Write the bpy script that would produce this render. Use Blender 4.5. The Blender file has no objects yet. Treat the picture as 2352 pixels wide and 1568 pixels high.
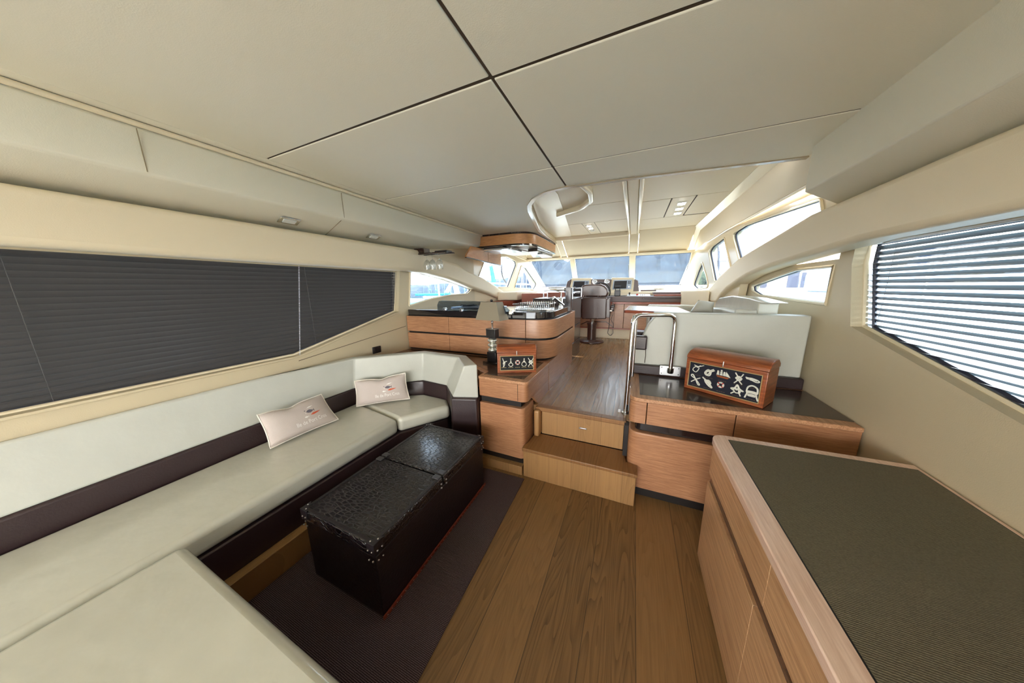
import bpy, bmesh, math, random
import numpy as np
from mathutils import Vector, Matrix
from mathutils.geometry import tessellate_polygon
random.seed(7)
PI = math.pi
SC = bpy.context.scene
COL = SC.collection

# ------------------------------------------------------------------ camera
CEN = np.array([1176., 784.]); VP1 = np.array([1457., 655.]); VP2 = np.array([-260., 682.])
FPX = math.sqrt(-np.dot(VP1 - CEN, VP2 - CEN))
def _cd(p):
    v = np.array([p[0] - CEN[0], -(p[1] - CEN[1]), -FPX]); return v / np.linalg.norm(v)
_Y = _cd(VP1); _X = -_cd(VP2); _Z = np.cross(_X, _Y)
ROT = np.array([_X, _Y, _Z]); EYE = 1.5
cam_data = bpy.data.cameras.new('camera'); cam = bpy.data.objects.new('camera', cam_data); COL.objects.link(cam)
cam.matrix_world = Matrix.Translation((0, 0, EYE)) @ Matrix(ROT.tolist()).to_4x4()
cam_data.sensor_fit = 'HORIZONTAL'; cam_data.sensor_width = 36.0; cam_data.lens = FPX / 2352 * 36.0
cam_data.clip_start = 0.02; cam_data.clip_end = 600
SC.camera = cam

# ------------------------------------------------------------------ world, exposure
W = bpy.data.worlds.new('daylight'); SC.world = W; W.use_nodes = True
wn = W.node_tree.nodes; wl = W.node_tree.links; wn.clear()
wo = wn.new('ShaderNodeOutputWorld'); wb = wn.new('ShaderNodeBackground')
wtc = wn.new('ShaderNodeTexCoord'); wsep = wn.new('ShaderNodeSeparateXYZ'); wr = wn.new('ShaderNodeValToRGB')
wl.new(wtc.outputs['Generated'], wsep.inputs[0]); wl.new(wsep.outputs[2], wr.inputs[0])
wr.color_ramp.elements[0].position = 0.0; wr.color_ramp.elements[0].color = (1.0, .985, .95, 1)
wr.color_ramp.elements[1].position = 0.6; wr.color_ramp.elements[1].color = (.88, .93, 1.0, 1)
wl.new(wr.outputs[0], wb.inputs[0]); wb.inputs[1].default_value = 8.0
wl.new(wb.outputs[0], wo.inputs[0])
sun = bpy.data.objects.new('sun', bpy.data.lights.new('sun', 'SUN')); COL.objects.link(sun)
sun.data.energy = 14.0; sun.data.angle = .02; sun.data.color = (1, .965, .90)
sun.rotation_euler = (math.radians(38), 0, math.radians(10))       # high sun from astern
SC.view_settings.view_transform = 'Standard'; SC.view_settings.look = 'None'
SC.view_settings.gamma = 1.0; SC.view_settings.use_curve_mapping = False
SC.view_settings.exposure = 1.1
SC.cycles.max_bounces = 10; SC.cycles.diffuse_bounces = 6; SC.cycles.glossy_bounces = 4
SC.cycles.transparent_max_bounces = 12; SC.cycles.caustics_reflective = False; SC.cycles.caustics_refractive = False
SC.cycles.sample_clamp_indirect = 6.0

# ------------------------------------------------------------------ ray helpers (photo pixel -> point on a real plane)
def _ray(x, y): return ROT @ _cd((x, y))
def onz(x, y, z):
    d = _ray(x, y); t = (z - EYE) / d[2]; return Vector((t * d[0], t * d[1], z))
def ony(x, y, Y):
    d = _ray(x, y); t = Y / d[1]; return Vector((t * d[0], Y, EYE + t * d[2]))
def onx(x, y, X):
    d = _ray(x, y); t = X / d[0]; return Vector((X, t * d[1], EYE + t * d[2]))

# ------------------------------------------------------------------ materials
def srgb(r, g, b):
    f = lambda c: (c / 255) / 12.92 if c / 255 <= .04045 else ((c / 255 + .055) / 1.055) ** 2.4
    return (f(r), f(g), f(b), 1)
def new_mat(name):
    m = bpy.data.materials.new(name); m.use_nodes = True
    return m, m.node_tree.nodes, m.node_tree.links, m.node_tree.nodes['Principled BSDF']
def plain(name, col, rough=.5, metal=0, coat=0, bump=None, spec=.5, emis=None, estr=0, vary=.0, vscale=8):
    m, n, l, b = new_mat(name)
    b.inputs['Base Color'].default_value = col; b.inputs['Roughness'].default_value = rough
    b.inputs['Metallic'].default_value = metal; b.inputs['Coat Weight'].default_value = coat
    b.inputs['Coat Roughness'].default_value = .08; b.inputs['Specular IOR Level'].default_value = spec
    if emis: b.inputs['Emission Color'].default_value = emis; b.inputs['Emission Strength'].default_value = estr
    tc = n.new('ShaderNodeTexCoord')
    if vary:
        t = n.new('ShaderNodeTexNoise'); t.inputs['Scale'].default_value = vscale; t.inputs['Detail'].default_value = 6
        l.new(tc.outputs['Object'], t.inputs['Vector'])
        mx = n.new('ShaderNodeMix'); mx.data_type = 'RGBA'; mx.blend_type = 'MULTIPLY'
        rp = n.new('ShaderNodeMapRange'); rp.inputs[1].default_value = .3; rp.inputs[2].default_value = .7
        rp.inputs[3].default_value = 1 - vary; rp.inputs[4].default_value = 1 + vary
        l.new(t.outputs[0], rp.inputs[0]); mx.inputs[0].default_value = 1; mx.inputs[6].default_value = col
        l.new(rp.outputs[0], mx.inputs[7]); l.new(mx.outputs[2], b.inputs['Base Color'])
    if bump:
        sc, st = bump
        t = n.new('ShaderNodeTexNoise'); t.inputs['Scale'].default_value = sc; t.inputs['Detail'].default_value = 3
        l.new(tc.outputs['Object'], t.inputs['Vector'])
        bp = n.new('ShaderNodeBump'); bp.inputs['Strength'].default_value = st; bp.inputs['Distance'].default_value = .01
        l.new(t.outputs[0], bp.inputs['Height']); l.new(bp.outputs[0], b.inputs['Normal'])
    return m
def veneer(name, c1, c2, scale=(5, 5, 130), rough=.35, coat=.25):
    m, n, l, b = new_mat(name)
    tc = n.new('ShaderNodeTexCoord'); mp = n.new('ShaderNodeMapping'); mp.inputs['Scale'].default_value = scale
    l.new(tc.outputs['Object'], mp.inputs[0])
    t = n.new('ShaderNodeTexNoise'); t.inputs['Scale'].default_value = 1.6; t.inputs['Detail'].default_value = 9; t.inputs['Roughness'].default_value = .72
    t.inputs['Distortion'].default_value = .35
    l.new(mp.outputs[0], t.inputs['Vector'])
    t2 = n.new('ShaderNodeTexNoise'); t2.inputs['Scale'].default_value = 2.2; t2.inputs['Detail'].default_value = 2
    l.new(tc.outputs['Object'], t2.inputs['Vector'])
    r = n.new('ShaderNodeValToRGB'); r.color_ramp.elements[0].position = .36; r.color_ramp.elements[0].color = c1
    r.color_ramp.elements[1].position = .62; r.color_ramp.elements[1].color = c2
    ad = n.new('ShaderNodeMath'); ad.operation = 'MULTIPLY_ADD'; ad.inputs[1].default_value = .3; 
    l.new(t2.outputs[0], ad.inputs[0]); 
    sb = n.new('ShaderNodeMath'); sb.operation = 'SUBTRACT'; sb.inputs[1].default_value = .15
    l.new(t.outputs[0], sb.inputs[0]); l.new(sb.outputs[0], ad.inputs[2])
    l.new(ad.outputs[0], r.inputs[0]); l.new(r.outputs[0], b.inputs['Base Color'])
    b.inputs['Roughness'].default_value = rough; b.inputs['Coat Weight'].default_value = coat; b.inputs['Coat Roughness'].default_value = .2
    bp = n.new('ShaderNodeBump'); bp.inputs['Strength'].default_value = .12; bp.inputs['Distance'].default_value = .004
    l.new(t.outputs[0], bp.inputs['Height']); l.new(bp.outputs[0], b.inputs['Normal'])
    return m
def planks(name, c1, c2, width=.215, rough=.38, axis=0, off=0.0, ring=17, coat=0.1, vs=.5, gm=.34, seam=.008, sm=.75):
    """oak boards running along the other horizontal axis, cathedral grain"""
    m, n, l, b = new_mat(name)
    tc = n.new('ShaderNodeTexCoord'); sp = n.new('ShaderNodeSeparateXYZ'); l.new(tc.outputs['Object'], sp.inputs[0])
    def math_(op, a, bb=None, c=None):
        k = n.new('ShaderNodeMath'); k.operation = op
        for i, v in enumerate((a, bb, c)):
            if v is None: continue
            if isinstance(v, (int, float)): k.inputs[i].default_value = v
            else: l.new(v, k.inputs[i])
        return k.outputs[0]
    u = sp.outputs[axis]; v = sp.outputs[1 - axis]
    q = math_('DIVIDE', math_('ADD', u, off), width); idx = math_('FLOOR', q); fr = math_('FRACT', q)
    wn_ = n.new('ShaderNodeTexWhiteNoise'); wn_.noise_dimensions = '1D'; l.new(idx, wn_.inputs['W'])
    rnd = wn_.outputs['Value']
    cx = n.new('ShaderNodeCombineXYZ')
    l.new(math_('MULTIPLY_ADD', u, 5.5, math_('MULTIPLY', rnd, 40)), cx.inputs[0])
    l.new(math_('MULTIPLY_ADD', v, vs, math_('MULTIPLY', rnd, 13)), cx.inputs[1])
    l.new(sp.outputs[2], cx.inputs[2])
    t = n.new('ShaderNodeTexNoise'); t.inputs['Scale'].default_value = 1.15; t.inputs['Detail'].default_value = 2.0; t.inputs['Roughness'].default_value = .42
    l.new(cx.outputs[0], t.inputs['Vector'])
    ringv = math_('MULTIPLY', t.outputs[0], ring)
    s = math_('FRACT', ringv)                                   # saw-tooth growth rings
    g = math_('POWER', s, 2.2)
    cf = n.new('ShaderNodeCombineXYZ'); l.new(math_('MULTIPLY', u, 130), cf.inputs[0]); l.new(math_('MULTIPLY', v, 5), cf.inputs[1])
    tf = n.new('ShaderNodeTexNoise'); tf.inputs['Scale'].default_value = 1; tf.inputs['Detail'].default_value = 4
    l.new(cf.outputs[0], tf.inputs['Vector'])
    mixv = math_('ADD', math_('MULTIPLY', math_('MULTIPLY', g, gm), math_('MULTIPLY_ADD', rnd, .75, .25)), math_('MULTIPLY', tf.outputs[0], .62))
    mixv = math_('ADD', mixv, math_('MULTIPLY', rnd, .22))
    r = n.new('ShaderNodeValToRGB'); r.color_ramp.elements[0].position = .12; r.color_ramp.elements[0].color = c2
    r.color_ramp.elements[1].position = .95; r.color_ramp.elements[1].color = c1
    l.new(mixv, r.inputs[0])
    edge = math_('LESS_THAN', math_('ABSOLUTE', math_('SUBTRACT', math_('ABSOLUTE', math_('SUBTRACT', fr, .5)), .5)), seam)
    mx = n.new('ShaderNodeMix'); mx.data_type = 'RGBA'; l.new(math_('MULTIPLY', edge, sm), mx.inputs[0]); l.new(r.outputs[0], mx.inputs[6]); mx.inputs[7].default_value = srgb(48, 34, 22)
    l.new(mx.outputs[2], b.inputs['Base Color'])
    l.new(math_('MULTIPLY_ADD', g, .18, rough), b.inputs['Roughness'])
    b.inputs['Coat Weight'].default_value = coat; b.inputs['Coat Roughness'].default_value = .3
    bp = n.new('ShaderNodeBump'); bp.inputs['Strength'].default_value = .25; bp.inputs['Distance'].default_value = .003
    l.new(math_('SUBTRACT', math_('MULTIPLY', g, -.5), math_('MULTIPLY', edge, 1.5)), bp.inputs['Height']); l.new(bp.outputs[0], b.inputs['Normal'])
    return m
def glass_mat(name, tint, refl=.12):
    m, n, l, b = new_mat(name); n.remove(b)
    out = n['Material Output']; tr = n.new('ShaderNodeBsdfTransparent'); tr.inputs[0].default_value = tint
    gl = n.new('ShaderNodeBsdfGlossy'); gl.inputs['Roughness'].default_value = .02
    ge = n.new('ShaderNodeNewGeometry'); dt = n.new('ShaderNodeVectorMath'); dt.operation = 'DOT_PRODUCT'
    l.new(ge.outputs['Normal'], dt.inputs[0]); l.new(ge.outputs['Incoming'], dt.inputs[1])
    ab = n.new('ShaderNodeMath'); ab.operation = 'ABSOLUTE'; l.new(dt.outputs['Value'], ab.inputs[0])
    om = n.new('ShaderNodeMath'); om.operation = 'SUBTRACT'; om.inputs[0].default_value = 1; l.new(ab.outputs[0], om.inputs[1])
    pw = n.new('ShaderNodeMath'); pw.operation = 'POWER'; pw.inputs[1].default_value = 4.5; l.new(om.outputs[0], pw.inputs[0])
    mu = n.new('ShaderNodeMath'); mu.operation = 'MULTIPLY_ADD'; mu.inputs[1].default_value = .6; mu.inputs[2].default_value = refl * .4; mu.use_clamp = True
    mx = n.new('ShaderNodeMixShader'); l.new(pw.outputs[0], mu.inputs[0]); l.new(mu.outputs[0], mx.inputs[0])
    l.new(tr.outputs[0], mx.inputs[1]); l.new(gl.outputs[0], mx.inputs[2]); l.new(mx.outputs[0], out.inputs[0])
    return m
def croc(name):
    m, n, l, b = new_mat(name)
    tc = n.new('ShaderNodeTexCoord'); mp = n.new('ShaderNodeMapping'); mp.inputs['Scale'].default_value = (27, 68, 48)
    nz = n.new('ShaderNodeTexNoise'); nz.inputs['Scale'].default_value = 6; l.new(tc.outputs['Object'], nz.inputs['Vector'])
    vm = n.new('ShaderNodeVectorMath'); vm.operation = 'MULTIPLY_ADD'; vm.inputs[1].default_value = (.06, .03, .03)
    l.new(nz.outputs['Color'], vm.inputs[0]); l.new(tc.outputs['Object'], vm.inputs[2]); l.new(vm.outputs[0], mp.inputs[0])
    v = n.new('ShaderNodeTexVoronoi'); v.feature = 'DISTANCE_TO_EDGE'; v.inputs['Scale'].default_value = 1; v.inputs['Randomness'].default_value = .75
    l.new(mp.outputs[0], v.inputs['Vector'])
    r = n.new('ShaderNodeMapRange'); r.inputs[1].default_value = 0; r.inputs[2].default_value = .16; r.interpolation_type = 'SMOOTHSTEP'
    l.new(v.outputs['Distance'], r.inputs[0])
    cr = n.new('ShaderNodeValToRGB'); cr.color_ramp.elements[0].color = srgb(4, 2, 3); cr.color_ramp.elements[1].color = srgb(30, 22, 28)
    l.new(r.outputs[0], cr.inputs[0]); l.new(cr.outputs[0], b.inputs['Base Color'])
    bp = n.new('ShaderNodeBump'); bp.inputs['Strength'].default_value = .8; bp.inputs['Distance'].default_value = .004
    l.new(r.outputs[0], bp.inputs['Height']); l.new(bp.outputs[0], b.inputs['Normal'])
    b.inputs['Roughness'].default_value = .2; b.inputs['Coat Weight'].default_value = .3; b.inputs['Coat Roughness'].default_value = .15
    return m
def ribbed(name, c1, c2, scale=70, rough=.95, strength=.5, axis='Y', dist=.004):
    m, n, l, b = new_mat(name)
    tc = n.new('ShaderNodeTexCoord'); w = n.new('ShaderNodeTexWave'); w.bands_direction = axis; w.inputs['Scale'].default_value = scale
    w.inputs['Distortion'].default_value = 1.5; w.inputs['Detail'].default_value = 3; w.inputs['Detail Scale'].default_value = 2
    l.new(tc.outputs['Object'], w.inputs['Vector'])
    nz = n.new('ShaderNodeTexNoise'); nz.inputs['Scale'].default_value = 220; l.new(tc.outputs['Object'], nz.inputs['Vector'])
    mu = n.new('ShaderNodeMath'); mu.operation = 'MULTIPLY'; l.new(w.outputs['Fac'], mu.inputs[0]); l.new(nz.outputs[0], mu.inputs[1])
    r = n.new('ShaderNodeValToRGB'); r.color_ramp.elements[0].color = c1; r.color_ramp.elements[1].color = c2; r.color_ramp.elements[1].position = .6
    l.new(mu.outputs[0], r.inputs[0]); l.new(r.outputs[0], b.inputs['Base Color'])
    bp = n.new('ShaderNodeBump'); bp.inputs['Strength'].default_value = strength; bp.inputs['Distance'].default_value = dist
    l.new(mu.outputs[0], bp.inputs['Height']); l.new(bp.outputs[0], b.inputs['Normal'])
    b.inputs['Roughness'].default_value = rough; b.inputs['Specular IOR Level'].default_value = .2
    return m
M = {}
M['ceil'] = plain('cream_vinyl_ceiling', srgb(228, 223, 206), .55, bump=(260, .08))
M['ceil2'] = plain('warm_vinyl_ceiling', srgb(230, 216, 188), .5, bump=(260, .06))
M['wallv'] = plain('beige_wall_vinyl', srgb(200, 186, 156), .5, bump=(240, .08))
M['lacquer'] = plain('glossy_cream_lacquer', srgb(224, 210, 180), .22, coat=.35)
M['lacquer2'] = plain('satin_cream_lacquer', srgb(222, 208, 178), .38, coat=.2)
M['trimgloss'] = plain('taupe_gloss_trim', srgb(176, 160, 134), .25, coat=.4)
M['groove'] = plain('dark_seam', srgb(60, 46, 32), .8)
M['seam'] = plain('soft_seam', srgb(150, 136, 110), .8)
M['leather'] = plain('cream_leather', srgb(198, 197, 184), .24, coat=.4, bump=(13, .28), vary=.03)
M['leather2'] = plain('white_leather', srgb(188, 189, 180), .42, coat=.1, bump=(30, .10), vary=.03)
M['dleather'] = plain('dark_brown_leather', srgb(46, 32, 34), .38, coat=.15, bump=(120, .12))
M['wood'] = veneer('oak_veneer_horizontal', srgb(146, 98, 68), srgb(186, 138, 102))
M['wood_lit'] = veneer('oak_veneer_lit', srgb(178, 116, 66), srgb(222, 164, 108), (5, 5, 130))  # same oak as the cabinets, warm light painted in as brighter orange
M['wood2'] = veneer('oak_veneer_pale', srgb(158, 116, 80), srgb(206, 164, 124), (2, 2, 60))
M['woodtop'] = veneer('oak_edge', srgb(158, 112, 78), srgb(202, 156, 120), (70, 3, 70))
M['woodcream'] = veneer('washed_oak_rim', srgb(214, 178, 158), srgb(236, 206, 188), (70, 3, 70), .3, .4)
M['wenge'] = plain('wenge_gloss', srgb(50, 34, 30), .26, coat=.35, vary=.15, vscale=30)
M['wenge2'] = plain('dark_walnut_inlay', srgb(84, 60, 46), .2, coat=.5, vary=.12, vscale=25)
M['black'] = plain('black_reveal', srgb(18, 12, 10), .5)
M['gloss'] = plain('black_granite', srgb(30, 24, 26), .06, coat=1)
M['floor'] = planks('oak_floor', srgb(84, 60, 34), srgb(148, 112, 70), off=.105, ring=27)
M['floor2'] = planks('oak_upper_floor', srgb(104, 78, 52), srgb(172, 134, 92), off=.10, rough=.26, coat=.3, width=.165, ring=11, vs=.38, gm=.30, seam=.018, sm=.9)
M['stepw'] = planks('oak_step', srgb(128, 94, 58), srgb(172, 132, 86), width=.175, axis=0, off=.03, ring=12, sm=.35, gm=.25)
M['steptop'] = planks('oak_tread', srgb(104, 70, 38), srgb(146, 104, 62), width=.175, axis=0, off=.03, ring=14, sm=.35, gm=.25)
M['carpet'] = ribbed('aubergine_carpet', srgb(40, 31, 35), srgb(112, 96, 100), 55)
M['matgreen'] = ribbed('olive_leather_inlay', srgb(84, 78, 64), srgb(122, 114, 94), 60, .7, .4)
M['croc'] = croc('black_croc_leather')
M['crocside'] = plain('brown_trunk_leather', srgb(27, 20, 25), .42, coat=.1, bump=(90, .2))
M['redleather'] = plain('red_brown_binding', srgb(116, 44, 24), .5)
M['darkmetal'] = plain('blackened_metal', (.09, .085, .09, 1), .3, metal=.6)
M['chrome'] = plain('chrome', (.85, .86, .88, 1), .07, metal=1)
M['steel'] = plain('brushed_steel', (.62, .63, .65, 1), .28, metal=1)
M['antique'] = plain('antique_metal', (.42, .40, .38, 1), .3, metal=1)
M['ringglass'] = plain('silvered_glass', (.66, .66, .60, 1), .12, metal=.8, coat=.5)
M['slat'] = plain('dark_blind_slat', srgb(84, 82, 82), .34, spec=.4)
M['cord'] = plain('white_beads', srgb(225, 225, 240), .3)
M['pillow'] = plain('oatmeal_linen', srgb(196, 184, 177), .9, bump=(420, .35), vary=.03)
M['piping'] = plain('white_piping', srgb(226, 220, 208), .8)
M['white'] = plain('white_print', srgb(236, 234, 230), .7)
M['fishgrey'] = plain('grey_print', srgb(98, 94, 104), .8)
M['fishred'] = plain('coral_print', srgb(206, 92, 58), .8)
M['shade'] = plain('grey_taupe_shade', srgb(140, 130, 112), .6, spec=.4)
M['mahog'] = veneer('mahogany', srgb(112, 54, 28), srgb(166, 92, 52), (3, 3, 45), .3, .3)
M['navy'] = plain('navy_felt', srgb(16, 18, 34), .85)
M['blackfelt'] = plain('black_felt', srgb(24, 24, 28), .85)
M['gold'] = plain('pale_gold_fillet', srgb(176, 156, 104), .4)
M['rope'] = plain('white_rope', srgb(214, 214, 204), .8)
M['red'] = plain('red_paint', srgb(176, 50, 44), .6)
M['tan'] = plain('tan_sail', srgb(164, 148, 104), .8)
M['label'] = plain('faded_caption', srgb(86, 70, 50), .8)
M['screen'] = plain('dark_display', srgb(52, 54, 60), .12, coat=.5)
M['bezel'] = plain('silver_bezel', srgb(168, 182, 200), .35)
M['dash'] = plain('grey_brown_dash', srgb(104, 90, 88), .45)
M['plastic'] = plain('black_plastic', srgb(26, 24, 26), .35)
M['seatl'] = plain('chocolate_leather', srgb(74, 52, 46), .3, coat=.3, bump=(70, .1))
M['redwood'] = plain('cherry_panel', srgb(158, 84, 62), .35, coat=.2, vary=.1, vscale=20)
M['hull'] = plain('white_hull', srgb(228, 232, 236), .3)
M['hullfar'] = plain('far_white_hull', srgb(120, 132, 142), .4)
M['bluecover'] = plain('blue_sail_cover', srgb(30, 110, 190), .7)
M['tealcover'] = plain('teal_boat_cover', srgb(70, 170, 180), .8)
M['alu'] = plain('aluminium_mast', srgb(110, 120, 132), .35)
M['water'] = plain('harbour_water', srgb(52, 76, 86), .2)
M['rubber'] = plain('dark_window_gasket', srgb(58, 60, 74), .5)
M['glass'] = glass_mat('tinted_glass', (.66, .72, .77, 1))
M['glassd'] = glass_mat('dark_tinted_glass', (.45, .5, .55, 1))
M['clear'] = glass_mat('clear_glass', (.86, .92, .95, 1), .12)
M['smoke'] = glass_mat('smoked_glass', (.50, .56, .62, 1), .2)
M['wine'] = glass_mat('wine_glass', (.95, .96, .96, 1), .14)
M['lamp'] = plain('lit_lamp_lens', (1, 1, 1, 1), .3, emis=(1, .95, .86, 1), estr=70)
M['lampoff'] = plain('frosted_lamp_lens', srgb(238, 238, 232), .25)
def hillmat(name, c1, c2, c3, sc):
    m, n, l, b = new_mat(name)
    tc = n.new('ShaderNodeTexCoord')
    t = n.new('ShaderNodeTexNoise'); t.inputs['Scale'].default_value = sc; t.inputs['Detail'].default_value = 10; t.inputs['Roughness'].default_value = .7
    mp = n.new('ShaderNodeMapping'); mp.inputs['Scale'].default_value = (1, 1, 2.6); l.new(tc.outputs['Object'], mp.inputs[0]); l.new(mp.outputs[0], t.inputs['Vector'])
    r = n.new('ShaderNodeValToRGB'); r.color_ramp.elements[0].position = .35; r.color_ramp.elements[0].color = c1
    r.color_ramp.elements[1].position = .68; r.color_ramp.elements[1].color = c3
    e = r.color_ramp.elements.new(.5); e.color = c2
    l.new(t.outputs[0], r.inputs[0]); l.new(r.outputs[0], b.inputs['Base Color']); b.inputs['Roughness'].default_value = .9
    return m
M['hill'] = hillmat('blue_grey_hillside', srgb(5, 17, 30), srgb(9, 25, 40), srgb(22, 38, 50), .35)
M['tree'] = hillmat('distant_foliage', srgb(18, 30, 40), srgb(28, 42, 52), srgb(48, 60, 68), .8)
M['green'] = hillmat('light_foliage', srgb(38, 48, 24), srgb(58, 68, 38), srgb(100, 104, 78), 2.0)
M['teak'] = plain('pale_teak_deck', srgb(206, 198, 184), .7)
M['house'] = plain('white_render_wall', srgb(176, 168, 162), .9)

# ------------------------------------------------------------------ geometry helpers
def B(): return bmesh.new()
def V(bm, p): return bm.verts.new(p)
def box(bm, x0, x1, y0, y1, z0, z1):
    return extr(bm, [(x0, y0, z0), (x1, y0, z0), (x1, y1, z0), (x0, y1, z0)], (0, 0, z1 - z0))
def extr(bm, pts, vec):
    vec = Vector(vec); a = [V(bm, Vector(p)) for p in pts]; b = [V(bm, Vector(p) + vec) for p in pts]; n = len(a)
    fs = [bm.faces.new(a), bm.faces.new(b[::-1])]
    for i in range(n): fs.append(bm.faces.new((a[i], b[i], b[(i + 1) % n], a[(i + 1) % n])))
    return bm
def prism(bm, pts, z0, z1): return extr(bm, [(p[0], p[1], z0) for p in pts], (0, 0, z1 - z0))
def prism_x(bm, pts, x0, x1): return extr(bm, [(x0, p[0], p[1]) for p in pts], (x1 - x0, 0, 0))
def prism_y(bm, pts, y0, y1): return extr(bm, [(p[0], y0, p[1]) for p in pts], (0, y1 - y0, 0))
def holed(bm, outer, holes, vec):
    """flat plate with openings, given thickness vec; outer/holes are 3-D coplanar loops"""
    vec = Vector(vec); loops = [[Vector(p) for p in outer]] + [[Vector(p) for p in h] for h in holes]
    tris = tessellate_polygon(loops); flat = [p for lp in loops for p in lp]
    a = [V(bm, p) for p in flat]; b = [V(bm, p + vec) for p in flat]
    for t in tris:
        bm.faces.new([a[i] for i in t]); bm.faces.new([b[i] for i in reversed(t)])
    k = 0
    for lp in loops:
        n = len(lp)
        for i in range(n):
            i0, i1 = k + i, k + (i + 1) % n
            bm.faces.new((a[i0], a[i1], b[i1], b[i0]))
        k += n
    return bm
def fillet(pts, r, n=6, closed=True):
    """round the corners of a polygon; r a number or a list"""
    out = []; N = len(pts); P = [Vector(p) for p in pts]
    for i in range(N):
        rr = r[i] if isinstance(r, (list, tuple)) else r
        if (not closed and i in (0, N - 1)) or rr <= 0: out.append(P[i]); continue
        a = P[i - 1] - P[i]; c = P[(i + 1) % N] - P[i]
        la, lc = a.length, c.length; a.normalize(); c.normalize()
        ang = a.angle(c)
        if ang > PI - .02: out.append(P[i]); continue
        d = min(rr / math.tan(ang / 2), la * .48, lc * .48)
        p0 = P[i] + a * d; p1 = P[i] + c * d
        for k in range(n + 1):
            t = k / n; out.append(p0 * (1 - t) ** 2 + P[i] * 2 * t * (1 - t) + p1 * t ** 2)
    return out
def sweep(bm, path, prof, closed=False):
    """carry a closed profile of (sideways, up) points along a level path; sideways is to the left of travel"""
    P = [Vector(p) for p in path]; N = len(P); rings = []
    for i in range(N):
        if closed: a = P[i] - P[i - 1]; c = P[(i + 1) % N] - P[i]
        else:
            a = P[i] - P[i - 1] if i else P[1] - P[0]; c = P[i + 1] - P[i] if i < N - 1 else P[-1] - P[-2]
        a = Vector((a.x, a.y, 0)).normalized(); c = Vector((c.x, c.y, 0)).normalized()
        na = Vector((-a.y, a.x, 0)); nc = Vector((-c.y, c.x, 0)); m = (na + nc).normalized(); m = m / max(.35, m.dot(na))
        rings.append([V(bm, P[i] + m * s + Vector((0, 0, u))) for s, u in prof])
    K = len(prof)
    for i in range(N if closed else N - 1):
        r0, r1 = rings[i], rings[(i + 1) % N]
        for k in range(K): bm.faces.new((r0[k], r0[(k + 1) % K], r1[(k + 1) % K], r1[k]))
    if not closed: bm.faces.new(rings[0][::-1]); bm.faces.new(rings[-1])
    return bm
def tube(bm, pts, r, seg=8, cyc=False):
    P = [Vector(p) for p in pts]; N = len(P); rings = []; up = None
    for i in range(N):
        if cyc: t = P[(i + 1) % N] - P[i - 1]
        else: t = P[min(i + 1, N - 1)] - P[max(i - 1, 0)]
        t.normalize()
        if up is None: up = t.orthogonal().normalized()
        up = (up - t * up.dot(t)).normalized(); s = t.cross(up)
        rr = r[i] if isinstance(r, (list, tuple)) else r
        rings.append([V(bm, P[i] + (up * math.cos(2 * PI * k / seg) + s * math.sin(2 * PI * k / seg)) * rr) for k in range(seg)])
    for i in range(N if cyc else N - 1):
        a, b = rings[i], rings[(i + 1) % N]
        off = 0
        if cyc and i == N - 1:
            off = min(range(seg), key=lambda o: (a[0].co - b[o].co).length)
        for k in range(seg): bm.faces.new((a[k], a[(k + 1) % seg], b[(k + 1 + off) % seg], b[(k + off) % seg]))
    if not cyc: bm.faces.new(rings[0][::-1]); bm.faces.new(rings[-1])
    return bm
def lathe(bm, prof, c=(0, 0, 0), seg=28):
    c = Vector(c); rings = []
    for r, z in prof:
        if r < 1e-5: rings.append([V(bm, c + Vector((0, 0, z)))])
        else: rings.append([V(bm, c + Vector((r * math.cos(2 * PI * k / seg), r * math.sin(2 * PI * k / seg), z))) for k in range(seg)])
    for a, b in zip(rings, rings[1:]):
        if len(a) == 1 and len(b) == 1: continue
        for k in range(seg):
            k2 = (k + 1) % seg
            if len(a) == 1: bm.faces.new((a[0], b[k2], b[k]))
            elif len(b) == 1: bm.faces.new((a[k], a[k2], b[0]))
            else: bm.faces.new((a[k], a[k2], b[k2], b[k]))
    if len(rings[0]) > 1: bm.faces.new(rings[0][::-1])
    if len(rings[-1]) > 1: bm.faces.new(rings[-1])
    return bm
def blob(bm, c, r, sub=2):
    bmesh.ops.create_icosphere(bm, subdivisions=sub, radius=1, matrix=Matrix.Translation(c) @ Matrix.Diagonal((r[0], r[1], r[2], 1)))
    return bm
ROOTM = {}
def tag(o, label=None, cat=None, group=None, kind=None):
    if label: o['label'] = label
    if cat: o['category'] = cat
    if group: o['group'] = group
    if kind: o['kind'] = kind
    return o
def thing(name, label, cat, loc=(0, 0, 0), rotz=0, group=None):
    o = bpy.data.objects.new(name, None); COL.objects.link(o); o.location = loc; o.rotation_euler = (0, 0, rotz)
    o.empty_display_size = .1
    ROOTM[o.name] = Matrix.Translation(loc) @ Matrix.Rotation(rotz, 4, 'Z')
    return tag(o, label, cat, group)
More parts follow.
